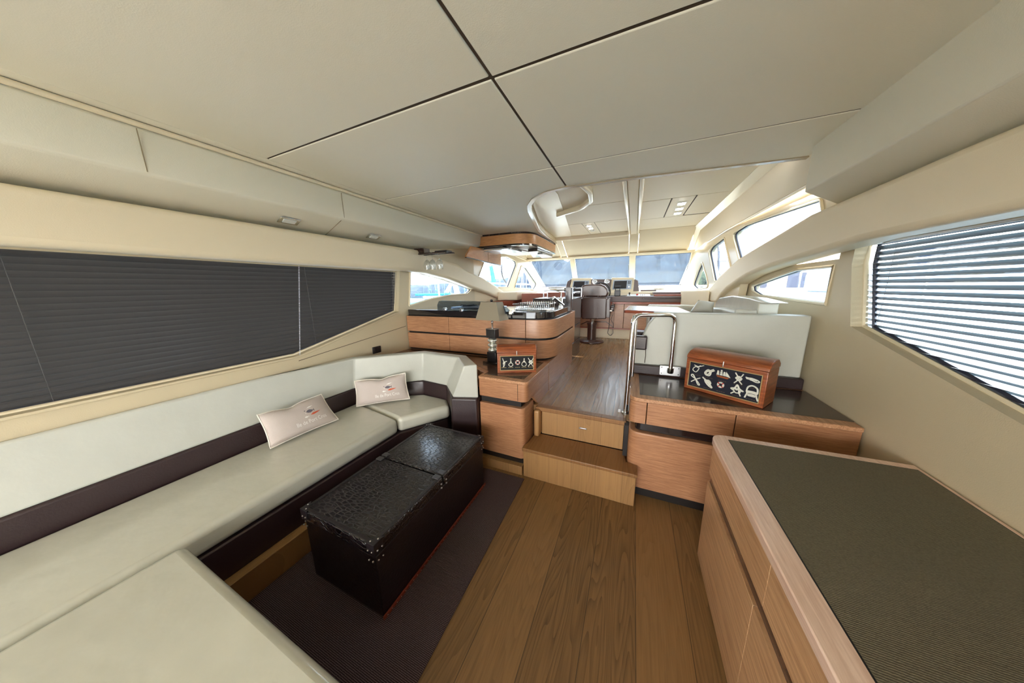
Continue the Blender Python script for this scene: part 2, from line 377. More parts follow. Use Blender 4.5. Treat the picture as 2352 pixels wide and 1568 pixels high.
def obj(name, bm, mat, parent=None, bevel=0, smooth=False, local=False, seg=2, label=None, ang=50, kind=None):
    bmesh.ops.recalc_face_normals(bm, faces=bm.faces)
    root = parent
    while root is not None and root.parent is not None: root = root.parent
    me = bpy.data.meshes.new(name); o = bpy.data.objects.new(name, me); COL.objects.link(o)
    if root is not None and not local: bm.transform(ROOTM[root.name].inverted())
    if root is None and not local and bm.verts:
        xs = [v.co.x for v in bm.verts]; ys = [v.co.y for v in bm.verts]; zs = [v.co.z for v in bm.verts]
        c = Vector(((min(xs) + max(xs)) / 2, (min(ys) + max(ys)) / 2, min(zs)))
        bm.transform(Matrix.Translation(-c)); o.location = c; ROOTM[o.name] = Matrix.Translation(c)
    bm.to_mesh(me); bm.free(); me.materials.append(M[mat] if isinstance(mat, str) else mat)
    if parent is not None: o.parent = parent
    if smooth:
        for p in me.polygons: p.use_smooth = True
        me.set_sharp_from_angle(angle=math.radians(ang))
    if bevel:
        md = o.modifiers.new('edge', 'BEVEL'); md.width = bevel; md.segments = seg; md.limit_method = 'ANGLE'; md.angle_limit = math.radians(35)
        for p in me.polygons: p.use_smooth = True
        me.set_sharp_from_angle(angle=math.radians(ang))
        md.harden_normals = False
    if label: o['label'] = label
    if kind: o['kind'] = kind
    return o
def struct(name, bm, mat, parent=None, **k):
    o = obj(name, bm, mat, parent, **k)
    if parent is None: o['kind'] = 'structure'
    return o
def dup(root, loc=None, rotz=None, label=None, parent=None):
    r = root.copy(); COL.objects.link(r)
    if parent is not None: r.parent = parent
    if loc is not None: r.location = loc
    if rotz is not None: r.rotation_euler = (0, 0, rotz)
    if label: r['label'] = label
    for ch in list(root.children): dup(ch, parent=r)
    return r

# ================================================================== SETTING
CX = -.65                                  # centre line of the boat
XL, XR = -2.45, 1.15
YB = -2.4                                  # aft bulkhead
# lower floor, upper floor
struct('floor', box(B(), XL - .1, XR + .1, YB, 2.05, -.05, 0), 'floor')
struct('floor', box(B(), XL - .1, XR + .1, 2.075, 7.0, .455, .505), 'floor2')

struct('light_stop', box(box(B(), XL - .1, -.71, 2.13, 2.17, -.05, .5), -.71, XR + .1, 2.125, 2.17, -.05, .45), 'black')  # unseen black boxes added to stop light leaking in below the upper floor
# saloon ceiling: panels with narrow dark joints under a backing board
CZ = 2.3
ce = B(); 
edge = [(-.04, 2.475), (-.34, 2.455), (-.56, 2.43), (-.74, 2.47), (-.90, 2.60), (-1.00, 2.76), (-1.07, 2.95), (-1.15, 3.3), (-1.22, 3.6), (-1.29, 3.91), (-1.36, 4.5), (-1.42, 5.35)]
edge_r = [(1.2, 2.62), (.76, 2.575), (.25, 2.51), (-.04, 2.475)]
prism(ce, [(-2.6, YB), (1.25, YB)] + edge_r + edge[1:] + [(-2.6, 5.35)], CZ + .005, CZ + .04)
ceil = struct('ceiling', ce, 'groove')
def cpanel(pts): struct('ceiling_panel', prism(B(), pts, CZ, CZ + .016), 'ceil', ceil, bevel=.004)
g = .0065
cpanel([(-2.13, YB), (-.562 - g, YB), (-.562 - g, -.0 - g), (-2.13, -.0 - g)])
cpanel([(-2.13, 0 + g), (-.562 - g, g), (-.562 - g, 1.108 - .009), (-2.13, 1.108 - g)])
cpanel([(-.562 + g, YB), (1.1, YB), (1.1, -g), (-.562 + g, -g)])
cpanel([(-.562 + g, g), (1.1, g), (1.1, 1.118 - .009), (-.562 + g, 1.112 - .009)])
cpanel([(-2.13, 1.108 + g), (-.562 - g, 1.112 + g), (-.564 - g, 1.997), (-2.13, 1.991)])
cpanel([(-.562 + g, 1.112 + g), (1.1, 1.122 + g), (1.1, 2.020), (-.562 + g, 1.997)])
cpanel([(-.562 + g, 2.01), (1.1, 2.034), (1.1, 2.575), (.76, 2.54), (.25, 2.475), (-.04, 2.44), (-.34, 2.42), (-.562 + g, 2.40)])
cpanel([(-2.13, 2.004), (-.564 - g, 2.01), (-.564 - g, 2.40), (-.74, 2.435), (-.92, 2.57), (-1.03, 2.75), (-1.10, 2.95), (-1.18, 3.3), (-1.25, 3.6), (-1.32, 3.95), (-1.39, 4.5), (-1.45, 5.3), (-2.13, 5.3)])
struct('ceiling_border', box(B(), -2.22, -2.132, YB, 5.3, CZ, CZ + .014), 'ceil', ceil, bevel=.004)
# rim of the roof opening: a taupe lip and the glossy skirt above it
rim = fillet([Vector((x, y, CZ)) for x, y in (edge_r + edge[1:])], [0, 0, 0, 0] + [.08] * 11, 4, closed=False)
struct('trim_1', sweep(B(), rim, [(.035, -.006), (.035, .012), (-.012, .02), (-.012, -.006)]), 'trimgloss', bevel=.004, smooth=True)
skirt = [Vector((p.x, p.y, CZ)) for p in rim if p.x < -.45]
struct('trim_2', sweep(B(), skirt, [(-.013, 0), (-.002, 0), (.03, .14), (.02, .14)]), 'lacquer', smooth=True)
# upper ceiling
UZ = 2.41
up = B(); prism(up, [(-2.35, 2.4), (1.2, 2.4), (1.2, 5.4), (-2.35, 5.4)], UZ + .005, UZ + .05)
upc = struct('ceiling', up, 'groove')
def upanel(x0, x1, y0, y1, skew=0): struct('ceiling_panel', prism(B(), [(x0, y0), (x1, y0 - skew), (x1, y1 - skew), (x0, y1)], UZ, UZ + .014), 'ceil2', upc, bevel=.004)
s = .006
upanel(-2.2, -.14, 2.42, 3.46 - s); upanel(-2.2, -.14, 3.46 + s, 4.36 - s)
upanel(-2.2, -.78, 4.36 + s, 5.36); upanel(-.775, -.60, 4.36 + s, 5.36); upanel(-.595, -.14, 4.36 + s, 5.36)
upanel(.01, .84, 2.42, 3.60 - s); upanel(.01, .31 - s, 3.60 + s, 4.53 - s); upanel(.31 + s, .54 - s, 3.60 + s, 4.53 - s); upanel(.54 + s, .84, 3.60 + s, 4.50 - s)
upanel(.01, .84, 4.53 + s, 5.33)
# sloping front of the ceiling down to the windscreen head
WT, WB_ = (6.02, 2.075), (6.8, 1.49)
def slope(x0, x1, m='ceil2', lift=0, th=.02): 
    return extr(B(), [(x0, 5.35, UZ - lift), (x1, 5.35, UZ - lift), (x1, WT[0], WT[1] - lift), (x0, WT[0], WT[1] - lift)], (0, 0, th))
struct('ceiling_panel', slope(-2.2, -1.46), 'ceil2', upc, bevel=.003); struct('ceiling_panel', slope(-1.33, -.14), 'ceil2', upc, bevel=.003); struct('ceiling_panel', slope(.02, .84), 'ceil2', upc, bevel=.003)
struct('ceiling_panel', slope(-1.455, -1.335, lift=.015), 'lacquer', upc, bevel=.006)
struct('ceiling_panel', slope(-.135, .015, lift=.012), 'lacquer', upc, bevel=.006)
# fore and aft beam with mirror-like edges, transverse cove
tb = B(); box(tb, -.115, -.015, 2.47, 5.36, UZ - .05, UZ); struct('trim_3', tb, 'ceil2', bevel=.008)
tb = B(); box(tb, -.150, -.116, 2.48, 5.34, UZ - .062, UZ + .002); box(tb, -.014, .020, 2.48, 5.34, UZ - .062, UZ + .002); struct('trim_4', tb, 'lacquer', bevel=.012, smooth=True)
tb = B(); prism_x(tb, [(5.28, UZ), (5.36, UZ - .06), (5.42, UZ - .06), (5.42, UZ + .01)], -2.2, -.15); struct('trim_5', tb, 'ceil2', bevel=.02, seg=4)
gp = [(p.x + .006, p.y) for p in skirt if p.x < -.8]
struct('trim_23', prism(B(), gp + [(-1.12, 5.3), (-.98, 4.4), (-.86, 3.6), (-.76, 2.9), (-.76, 2.55)], UZ - .006, UZ + .002), 'lacquer2')
lip = fillet([Vector(p) for p in ((-.50, 2.50, UZ - .05), (-.44, 2.9, UZ - .05), (-.47, 3.18, UZ - .05), (-.62, 3.42, UZ - .05), (-.95, 3.62, UZ - .05))], .2, 6, closed=False)
struct('trim_6', sweep(B(), lip, [(-.02, 0), (.03, 0), (.03, .06), (-.02, .06)]), 'lacquer', bevel=.014, seg=3)
# roof edges beside the side windows (both sides): a raised moulding and the inclined lining
def roofside(sgn, n0):
    def X(x): return x if sgn > 0 else 2 * CX - x
    ys = [2.4, 3.4, 4.4, 5.4, 6.05]
    a = [(.84, UZ), (.84, UZ), (.84, UZ), (.82, UZ - .01), (.90, WT[1] + .01)]
    b_ = [(.93, UZ - .03), (.93, UZ - .03), (.93, UZ - .03), (.90, UZ - .07), (.92, WT[1] + .0)]
    c_ = [(1.06, 2.16), (1.045, 2.165), (1.02, 2.165), (.985, 2.13), (.94, 2.07)]
    bm = B(); 
    def strip(p, q, th):
        rp = [[V(bm, (X(u[0]), y, u[1])) for u, y in zip(L, ys)] for L in (p, q)]
        rq = [[V(bm, (X(u[0]), y, u[1] + th)) for u, y in zip(L, ys)] for L in (p, q)]
        for i in range(4):
            bm.faces.new((rp[0][i], rp[1][i], rp[1][i + 1], rp[0][i + 1])); bm.faces.new((rq[0][i], rq[0][i + 1], rq[1][i + 1], rq[1][i]))
            for k in (0, 1): bm.faces.new((rp[k][i], rp[k][i + 1], rq[k][i + 1], rq[k][i]))
    strip(a, b_, .03); struct('trim_%d' % n0, bm, 'lacquer', smooth=True)
    bm = B(); strip(b_, c_, .03); struct('trim_%d' % (n0 + 1), bm, 'ceil2', smooth=True)
    bm = B(); tube(bm, [(X(u[0]), y, u[1]) for u, y in zip(c_, ys)], .012); struct('trim_%d' % (n0 + 2), bm, 'lacquer', smooth=True)
roofside(1, 7); roofside(-1, 10)

# port soffit over the sofa
so = B()
prof = [(-2.215, CZ + .03), (-2.215, 2.275), (-2.205, 2.265), (-2.195, 2.07), (-2.21, 2.055), (-2.47, 1.945), (-2.6, 1.945), (-2.6, CZ + .03)]
ra = [V(so, (x, YB, z)) for x, z in prof]; rb = [V(so, (x, 2.62, z)) for x, z in prof]
pe = [(-2.215, CZ + .03), (-2.215, 2.275), (-2.225, 2.265), (-2.24, 2.15), (-2.26, 2.13), (-2.47, 2.11), (-2.6, 2.11), (-2.6, CZ + .03)]
rc = [V(so, (x, 3.88, z)) for x, z in pe]
for r0, r1 in ((ra, rb), (rb, rc)):
    for k in range(8): so.faces.new((r0[k], r0[(k + 1) % 8], r1[(k + 1) % 8], r1[k]))
so.faces.new(ra[::-1]); so.faces.new(rc)
soff = struct('trim_13', so, 'ceil', bevel=.006)
struct('joint', extr(B(), [(-2.1945, 1.62, 2.262), (-2.1945, 1.623, 2.262), (-2.1945, 1.623, 2.075), (-2.1945, 1.62, 2.075)], (-.004, 0, 0)), 'seam', soff)
struct('joint', extr(B(), [(-2.212, 1.60, 2.0515), (-2.212, 1.604, 2.0515), (-2.468, 1.604, 1.943), (-2.468, 1.60, 1.943)], (0, 0, .004)), 'seam', soff)
struct('joint', extr(B(), [(-2.1945, .62, 2.262), (-2.1945, .623, 2.262), (-2.1945, .623, 2.075), (-2.1945, .62, 2.075)], (-.004, 0, 0)), 'seam', soff)
struct('trim_14', tube(B(), [(-2.205, YB, 2.286), (-2.205, 3.88, 2.286)], .013), 'ceil2', smooth=True)
# recessed lamps in the soffit
def spot(name, c, u, v, mat, label, size=(.052, .034), group='square recessed ceiling lamps'):
    u = Vector(u).normalized(); v = Vector(v).normalized(); n = u.cross(v).normalized()
    if n.z > 0: n = -n
    t = thing(name, label, 'ceiling lamp', c, 0, group)
    def q(a, b, th, off):
        return extr(B(), [Vector(c) + n * off + u * (sx * a) + v * (sy * b) for sx, sy in ((-1, -1), (1, -1), (1, 1), (-1, 1))], n * th)
    obj('frame', q(size[0], size[1], .006, 0), 'chrome', t, bevel=.002)
    obj('lens', q(size[0] * .62, size[1] * .5, .004, .006), mat, t)
    return t
sd = Vector((.26, 0, .11))
for i, p in enumerate(((663, 501), (858, 541))):
    c = onx(p[0], p[1], -2.33); k = (c.x + 2.21) / -.26; c.z = 2.053 - .11 * k
    spot('recessed_lamp', c - Vector((0, 0, .003)), (0, 1, 0), sd, 'lampoff', 'rectangular recessed lamp in the soffit over the sofa, ' + ('nearest the frame edge' if i == 0 else 'farther one near the hanging glasses'), (.064, .036))
for i, p in enumerate(((1525, 362), (1503, 412), (1485, 455))):
    c = onz(1200 + p[0] * .2398, 380 + p[1] * .2398, UZ)
    spot('recessed_lamp', c, (1, 0, 0), (0, 1, 0), 'lamp', ['lit square lamp aft of its two neighbours in the starboard ceiling panel', 'lit square lamp in the middle of the starboard ceiling row', 'lit square lamp nearest the windscreen in the starboard ceiling row'][i], (.042, .055))
for i, p in enumerate(((637, 577), (655, 600), (672, 622))):
    c = onz(1200 + p[0] * .2398, 380 + p[1] * .2398, UZ)
    spot('recessed_lamp', c, (1, 0, 0), (0, 1, 0), 'lamp' if i < 2 else 'lampoff', ['lit square lamp aft of its two neighbours above the helm seat', 'square lamp in the middle of the port row above the helm', 'unlit grey square lamp nearest the windscreen in the port row'][i], (.045, .05))

# ---- side walls with window openings; walls forward of the saloon converge
def xl(y): return XL if y < 4.0 else XL + .11 * (y - 4.0)
win_n = [0]
def window(loop3, inward, glass='glass', frame='lacquer', fr=.012):
    """a pane, its rubber gasket and its moulding, as one window"""
    win_n[0] += 1
    P = [Vector(p) for p in loop3]; c = sum(P, Vector()) / len(P); inward = Vector(inward)
    w = thing('window_%d' % win_n[0], None, None, c); w['kind'] = 'structure'
    obj('pane', extr(B(), [p - inward * .03 for p in P], -inward * .006), glass, w)
    obj('gasket', tube(B(), [c + (p - c) * .985 - inward * .022 for p in P], .009, 6, True), 'rubber', w, smooth=True)
    obj('moulding', tube(B(), [p + inward * .002 for p in P], fr, 6, True), frame, w, smooth=True)
    return w
def pl(fn, pts): return [Vector((fn(y), y, z)) for y, z in pts]
fL = lambda y: XL
blindL = [(-2.0, 1.71), (-2.0, .985), (1.25, .985), (2.33, 1.25), (2.405, 1.70)]
triL = [Vector((0, y, z)) for y, z in ((2.56, 1.705), (3.03, 1.65), (3.42, 1.58), (3.93, 1.475), (3.76, 1.405), (3.3, 1.40), (2.9, 1.365), (2.50, 1.30))]
triL = [(p.y, p.z) for p in fillet(triL, [.01, 0, 0, .06, .05, 0, 0, .01], 4)]
bm = B(); holed(bm, pl(fL, [(YB, .0), (4.0, .0), (4.0, 2.25), (YB, 2.25)]), [pl(fL, blindL), pl(fL, triL)], (-.06, 0, 0))
wall_left = struct('wall_left', bm, 'wallv')
window(pl(fL, triL), (1, 0, 0)); 
w = window(pl(lambda y: XL - .06, blindL), (1, 0, 0), glass='glassd')
# lines pressed in the lining below the window
struct('joint', extr(B(), [(XL + .001, 1.25, .94), (XL + .001, 1.25, .944), (XL + .001, 2.42, 1.07), (XL + .001, 2.42, 1.066)], (.002, 0, 0)), 'groove', wall_left)
# sill ledge following the slanted lower edge of the blind window
struct('trim_15', prism_x(B(), [(YB, .985), (1.25, .985), (2.33, 1.25), (2.33, 1.235), (1.26, .97), (YB, .97)], XL - .002, XL + .012), 'wallv', bevel=.003)
A_L = [Vector((0, y, z)) for y, z in ((4.12, 1.68), (4.35, 2.02), (5.05, 2.09), (5.42, 2.03), (5.45, 1.95), (5.10, 1.50), (4.7, 1.50))]
B_L = [Vector((0, y, z)) for y, z in ((5.35, 1.49), (5.66, 1.95), (5.88, 1.92), (6.48, 1.56), (6.28, 1.43))]
A_L = [(p.y, p.z) for p in fillet(A_L, [0, 0, 0, .06, .05, 0, 0], 4)]; B_L = [(p.y, p.z) for p in fillet(B_L, [0, .02, .03, .12, .04], 4)]
bm = B(); holed(bm, pl(xl, [(4.0, .0), (7.0, .0), (7.0, 1.5), (6.05, 2.12), (4.0, 2.25)]), [pl(xl, A_L), pl(xl, B_L)], (-.07, 0, 0)); struct('wall_left', bm, 'lacquer')
window(pl(xl, A_L), (1, 0, 0)); window(pl(xl, B_L), (1, 0, 0))
# port arch, sweeping down from the band over the window to the side deck
XA = -2.33
lo = [onx(930 + x * .10204, 560 + y * .10204, XA) for x, y in ((0, 600), (500, 660), (1000, 790), (1500, 980), (1900, 1120))] + [onx(1080 + x / 11.2, 560 + y / 11.2, XA) for x, y in ((700, 1390), (1100, 1390))]
hi = [onx(1080 + x / 11.2, 560 + y / 11.2, XA) for x, y in ((1100, 1390), (880, 1220), (700, 1100), (330, 860), (0, 720))] + [onx(930 + x * .10204, 560 + y * .10204, XA) for x, y in ((1200, 460), (800, 340))]
band = [(p.y, p.z) for p in lo] + [(p.y, p.z) for p in hi[1:]] + [(2.62, 1.945), (YB, 1.945), (YB, 1.70)]
struct('trim_16', prism_x(B(), band, XA, XL - .01), 'ceil2', bevel=.035, seg=4)
# starboard walls
xr2 = lambda y: XR - .057 * (y - 2.4)
fR = lambda y: XR
blindR = [(-2.0, 1.71), (-2.0, .985), (1.1, .985), (2.2, 1.25), (2.3, 1.60), (2.3, 1.71)]
triR = [Vector((0, y, z)) for y, z in ((2.45, 1.60), (2.89, 1.60), (3.25, 1.55), (3.74, 1.475), (3.70, 1.42), (3.5, 1.38), (2.45, 1.36))]
triR = [(p.y, p.z) for p in fillet(triR, [0, 0, 0, .05, .05, .05, 0], 4)]
bm = B(); holed(bm, pl(fR, [(YB, 0), (4.3, 0), (4.3, 1.64), (2.42, 1.64), (2.42, 2.25), (YB, 2.25)]), [pl(fR, blindR), pl(fR, triR)], (.06, 0, 0)); struct('wall_right', bm, 'wallv')
window(pl(fR, triR), (-1, 0, 0)); window(pl(lambda y: XR + .06, blindR), (-1, 0, 0), glass='clear')
C_R = [onx(1560 + x * .15306, 480 + y * .15306, .95) for x, y in ((205, 1140), (270, 1200), (445, 1175), (345, 790))]
def onR(x, y):
    d = _ray(1560 + x * .15306, 480 + y * .15306); k = -.057; t = (XR - k * 2.4 - 0) / (d[0] - k * d[1]); 
    t = (XR + .057 * 2.4) / (d[0] + .057 * d[1]); return (t * d[1], EYE + t * d[2])
C_R = [onR(*p) for p in ((205, 1140), (270, 1200), (445, 1175), (410, 1000), (345, 790), (280, 930))]
D_R = [onR(*p) for p in ((445, 640), (500, 560), (680, 425), (770, 830))] + [onR(800, 1000), onR(530, 1090)]
E_R = [onR(*p) for p in ((800, 370), (1000, 240), (1330, 120))] + [(2.7, 2.06), (2.6, 1.86), onR(1330, 560), onR(1100, 700), onR(930, 860)]
C_R, D_R, E_R = [[(p.y, p.z) for p in fillet([Vector((0, a, b)) for a, b in L], .05, 4)] for L in (C_R, D_R, E_R)]
bm = B(); holed(bm, pl(xr2, [(2.4, 1.68), (3.2, 1.66), (3.8, 1.60), (4.0, .5), (7.0, .5), (7.0, 1.5), (6.05, 2.12), (5.2, 2.2), (2.4, 2.2)]), [pl(xr2, C_R), pl(xr2, D_R), pl(xr2, E_R)], (.07, 0, 0)); struct('wall_right', bm, 'lacquer')
for L in (C_R, D_R, E_R): window(pl(xr2, L), (-1, 0, 0), fr=.010)
XB = 1.0
zr = lambda x, y, X: onx(1560 + x * .15306, 480 + y * .15306, X)
hi = [zr(x, y, XB) for x, y in ((300, 1360), (480, 1150), (600, 1000), (740, 870), (880, 740), (1100, 600), (1330, 460))]
lo = [zr(x, y, XB) for x, y in ((1330, 870), (1170, 930), (1000, 1000), (850, 1095), (700, 1200), (600, 1310), (540, 1400))]
arch = [(p.y, p.z) for p in hi] + [(2.5, 1.93), (1.6, 1.95), (YB, 1.95), (YB, 1.70), (2.0, 1.70)] + [(p.y, p.z) for p in lo]
struct('trim_17', prism_x(B(), arch, XB, XR + .01), 'ceil2', bevel=.03, seg=4)
so = B(); prism_y(so, [(XR - .22, CZ + .03), (XR - .22, 2.05), (XR - .02, 1.94), (XR + .1, 1.94), (XR + .1, CZ + .03)], YB, 2.42); struct('trim_18', so, 'ceil', bevel=.006)
# aft bulkhead with the open cockpit doorway behind the camera
bm = B(); holed(bm, [(XL - .1, YB, 0), (XR + .1, YB, 0), (XR + .1, YB, CZ + .05), (XL - .1, YB, CZ + .05)], [[(-2.2, YB, .02), (.9, YB, .02), (.9, YB, 2.08), (-2.2, YB, 2.08)]], (0, -.06, 0)); struct('wall_back', bm, 'wallv')
struct('door_1', box(box(B(), -2.2, -2.15, YB - .04, YB + .01, .0, 2.08), .85, .9, YB - .04, YB + .01, 0, 2.08), 'steel')

struct('floor', box(B(), XL - .3, XR + .3, -7.5, YB - .07, -.06, -.005), 'teak')  # unseen cockpit deck, added to bounce warm sunlight onto the saloon ceiling
struct('ceiling', box(B(), XL - .3, XR + .3, -4.9, YB - .06, 2.3, 2.36), 'ceil')  # unseen cockpit overhang, added to cut the sky light through the doorway
# ---- windscreen: three raked panes between cream posts
def wsp(x, k):                               # k 0 = sill, 1 = head
    return Vector((x, WB_[0] + (WT[0] - WB_[0]) * k, WB_[1] + (WT[1] - WB_[1]) * k))
nrm = Vector((0, -(WB_[1] - WT[1]) * -1, -(WT[0] - WB_[0]) * -1)).normalized()
nrm = Vector((0, (WT[1] - WB_[1]), -(WT[0] - WB_[0]))).normalized() * -1
def wpost(x0, x1, w): return extr(B(), [wsp(x0 - w, 0), wsp(x0 + w, 0), wsp(x1 + w, 1), wsp(x1 - w, 1)], Vector((0, -.06, 0)))
z3 = lambda x, y: (1200 + x * .2398, 380 + y * .2398)
def wx(p, k): q = wsp(0, k); return ony(*z3(*p), q.y).x
cols = [(wx((110, 1150), 0), wx((-5, 915), 1)), (wx((520, 1110), 0), wx((480, 905), 1)), (wx((1052, 1110), 0), wx((1052, 885), 1)), (wx((1570, 1150), 0), wx((1650, 835), 1))]
for (a0, a1), wd in zip(cols, (.05, .055, .055, .055)): struct('trim_19', wpost(a0, a1, wd), 'ceil2', bevel=.008)
for i in range(3):
    (a0, a1), (b0, b1) = cols[i], cols[i + 1]; win_n[0] += 1
    t = thing('window_%d' % win_n[0], None, None, wsp((a0 + b0) / 2, 0)); t['kind'] = 'structure'
    obj('pane', extr(B(), [wsp(a0, 0), wsp(b0, 0), wsp(b1, 1), wsp(a1, 1)], (0, .006, 0)), 'glass', t)
    ins = lambda x, s_: x + s_ * .06
    obj('gasket', tube(B(), [wsp(a0 + .055, .01), wsp(b0 - .055, .01), wsp(b1 - .055, .985), wsp(a1 + .055, .985)], .010, 6, True), 'rubber', t)
struct('trim_20', extr(B(), [wsp(-2.35, .985), wsp(1.05, .985), wsp(1.05, 1.05), wsp(-2.35, 1.05)], (0, -.07, 0)), 'ceil2', bevel=.006)
struct('trim_21', extr(B(), [(-2.35, 6.74, 1.30), (1.05, 6.74, 1.30), (1.05, 6.82, 1.50), (-2.35, 6.82, 1.50)], (0, .06, 0)), 'lacquer')
# unseen deck outside under the windows, lengthened and paled to bounce sunlight inside
struct('trim_22', prism(B(), [(-2.6, 6.86), (1.3, 6.86), (1.2, 12), (-.65, 17), (-2.5, 12)], .9, 1.24), 'teak')

# ================================================================== SALOON, PORT SIDE
# carpet
obj_c = obj('carpet', prism(B(), [(-1.63, YB + .1), (-.655, YB + .1), (-.66, .2), (-.70, 1.775), (-1.63, 1.76)], 0.0, .009), 'carpet', bevel=.003)
tag(obj_c, 'dark aubergine ribbed carpet runner under the black trunk beside the oak floor', 'carpet')

# blinds
def blind(X, y0, y1, z0, z1, tilt, label, beads):
    t = thing('venetian_blind', label, 'blind', (X, (y0 + y1) / 2, z0), 0, 'venetian blinds in the saloon windows')
    bm = B(); z = z0; w = .0195
    while z < z1 - .03:
        dx, dz = w * math.cos(tilt), w * math.sin(tilt)
        nx, nz = -math.sin(tilt), math.cos(tilt)                      # crowned slat
        sec = [(X + math.cos(tilt) * w * q + nx * .0045 * (1 - q * q), z + math.sin(tilt) * w * q + nz * .0045 * (1 - q * q)) for q in (-1, -.5, 0, .5, 1)]
        extr(bm, [(p[0], y0, p[1]) for p in sec] + [(p[0] + nx * .001, y0, p[1] + nz * .001) for p in sec[::-1]], (0, y1 - y0, 0))
        z += .030
    obj('slats', bm, 'slat', t)
    obj('head_rail', box(B(), X - .015, X + .015, y0, y1, z1 - .035, z1), 'slat', t)
    for yy in (y0 + .35, (y0 + y1) / 2, y1 - 1.0, y1 - .10):
        obj('ladder_cord', tube(B(), [(X + .014, yy, z0), (X + .014, yy, z1 - .03)], .0012, 5), 'slat', t)
    if beads:
        bm = B()
        for i in range(58):
            k = i / 57; blob(bm, (-2.447, 1.365 - .10 * k, 1.69 - .70 * k), (.0045, .0045, .0045), 1)
        obj('bead_chain', bm, 'cord', t, smooth=True)
blind(-2.527, -1.98, 2.44, .96, 1.735, math.radians(60), 'dark closed venetian blind in the port window behind the sofa', True)
blind(XR + .078, -1.98, 2.28, .96, 1.735, math.radians(-28), 'dark venetian blind with open slats in the starboard saloon window', False)
# outlet on the wall
c = onx(866, 803, XL + .012)
t = thing('wall_socket', 'black power socket on the beige lining between sofa back and galley drawers', 'socket', c)
obj('plate', box(B(), XL + .001, XL + .014, c.y - .05, c.y + .05, c.z - .035, c.z + .035), 'plastic', t, bevel=.004)
obj('insert', box(B(), XL + .014, XL + .018, c.y - .03, c.y + .03, c.z - .02, c.z + .02), 'black', t, bevel=.003)

# sofa
t = thing('sofa', 'cream and dark brown leather built-in sofa along the port window', 'sofa', (-2.0, .4, 0))
obj('plinth', prism(B(), [(-2.44, YB + .1), (-1.635, YB + .1), (-1.635, 1.5), (-1.50, 1.755), (-2.44, 1.755)], 0.001, .155), 'stepw', t, bevel=.003)
obj('base', prism(B(), [(-2.44, YB + .1), (-1.685, YB + .1), (-1.685, 1.49), (-1.47, 1.845), (-1.5, 2.03), (-2.44, 2.03)], .155, .338), 'dleather', t, bevel=.008)
obj('seat_cushion', prism(B(), [(-2.315, YB + .1), (-1.69, YB + .1), (-1.69, 1.492), (-2.315, 1.61)], .338, .462), 'leather', t, bevel=.035, seg=5)
obj('seat_cushion', prism(B(), [(-2.315, 1.618), (-1.69, 1.500), (-1.455, 1.865), (-1.56, 1.985), (-1.86, 2.01), (-1.97, 1.945)], .338, .462), 'leather', t, bevel=.035, seg=5)
bandp = [Vector(p) for p in ((-2.32, YB + .1, .44), (-2.315, 1.59, .44), (-1.985, 1.925, .44), (-1.865, 2.0, .44), (-1.555, 1.965, .44), (-1.345, 1.755, .44))]
obj('lower_band', sweep(B(), bandp, [(.0, 0), (.0, .16), (.06, .16), (.06, 0)]), 'dleather', t, bevel=.015, seg=3)
bm = B()
bi = [(-2.325, YB + .1), (-2.325, .90), (-2.32, 1.59), (-1.87, 2.005), (-1.56, 1.97), (-1.335, 1.76)]
ti = [(-2.42, YB + .1), (-2.42, .95), (-2.30, 1.62), (-1.855, 2.02), (-1.42, 1.985), (-1.215, 1.77)]
to = [(-2.442, YB + .1), (-2.442, .97), (-2.37, 1.645), (-1.895, 2.085), (-1.385, 2.07), (-1.125, 1.83)]
rings = [[V(bm, (a[0], a[1], .60)), V(bm, (b[0], b[1], .882)), V(bm, (c_[0], c_[1], .888)), V(bm, (c_[0], c_[1], .60))] for a, b, c_ in zip(bi, ti, to)]
for r0, r1 in zip(rings, rings[1:]):
    for k in range(4): bm.faces.new((r0[k], r0[(k + 1) % 4], r1[(k + 1) % 4], r1[k]))
bm.faces.new(rings[0][::-1]); bm.faces.new(rings[-1])
obj('backrest', bm, 'leather2', t, bevel=.012, seg=3, ang=25)
obj('end_panel', prism(B(), [(-1.50, 1.93), (-1.335, 1.735), (-1.128, 1.805), (-1.128, 2.0), (-1.4, 2.02)], 0, .602), 'dleather', t, bevel=.014, seg=3)
# near sofa wing, behind/below the camera
t = thing('sofa_wing', 'cream leather seat corner of the nearer sofa in the bottom left corner', 'sofa', (-1.4, -.2, 0), 0)
obj('seat_cushion', prism(B(), fillet([Vector(p) for p in ((-1.64, -.45, 0), (-.45, -.45, 0), (-.45, .30, 0), (-1.64, .31, 0))], [0, 0, .16, 0], 8), .36, .485), 'leather', t, bevel=.035, seg=6)
obj('base', prism(B(), fillet([Vector(p) for p in ((-1.63, -.45, 0), (-.50, -.45, 0), (-.50, .25, 0), (-1.63, .25, 0))], [0, 0, .12, 0], 6), .009, .36), 'dleather', t, bevel=.01)

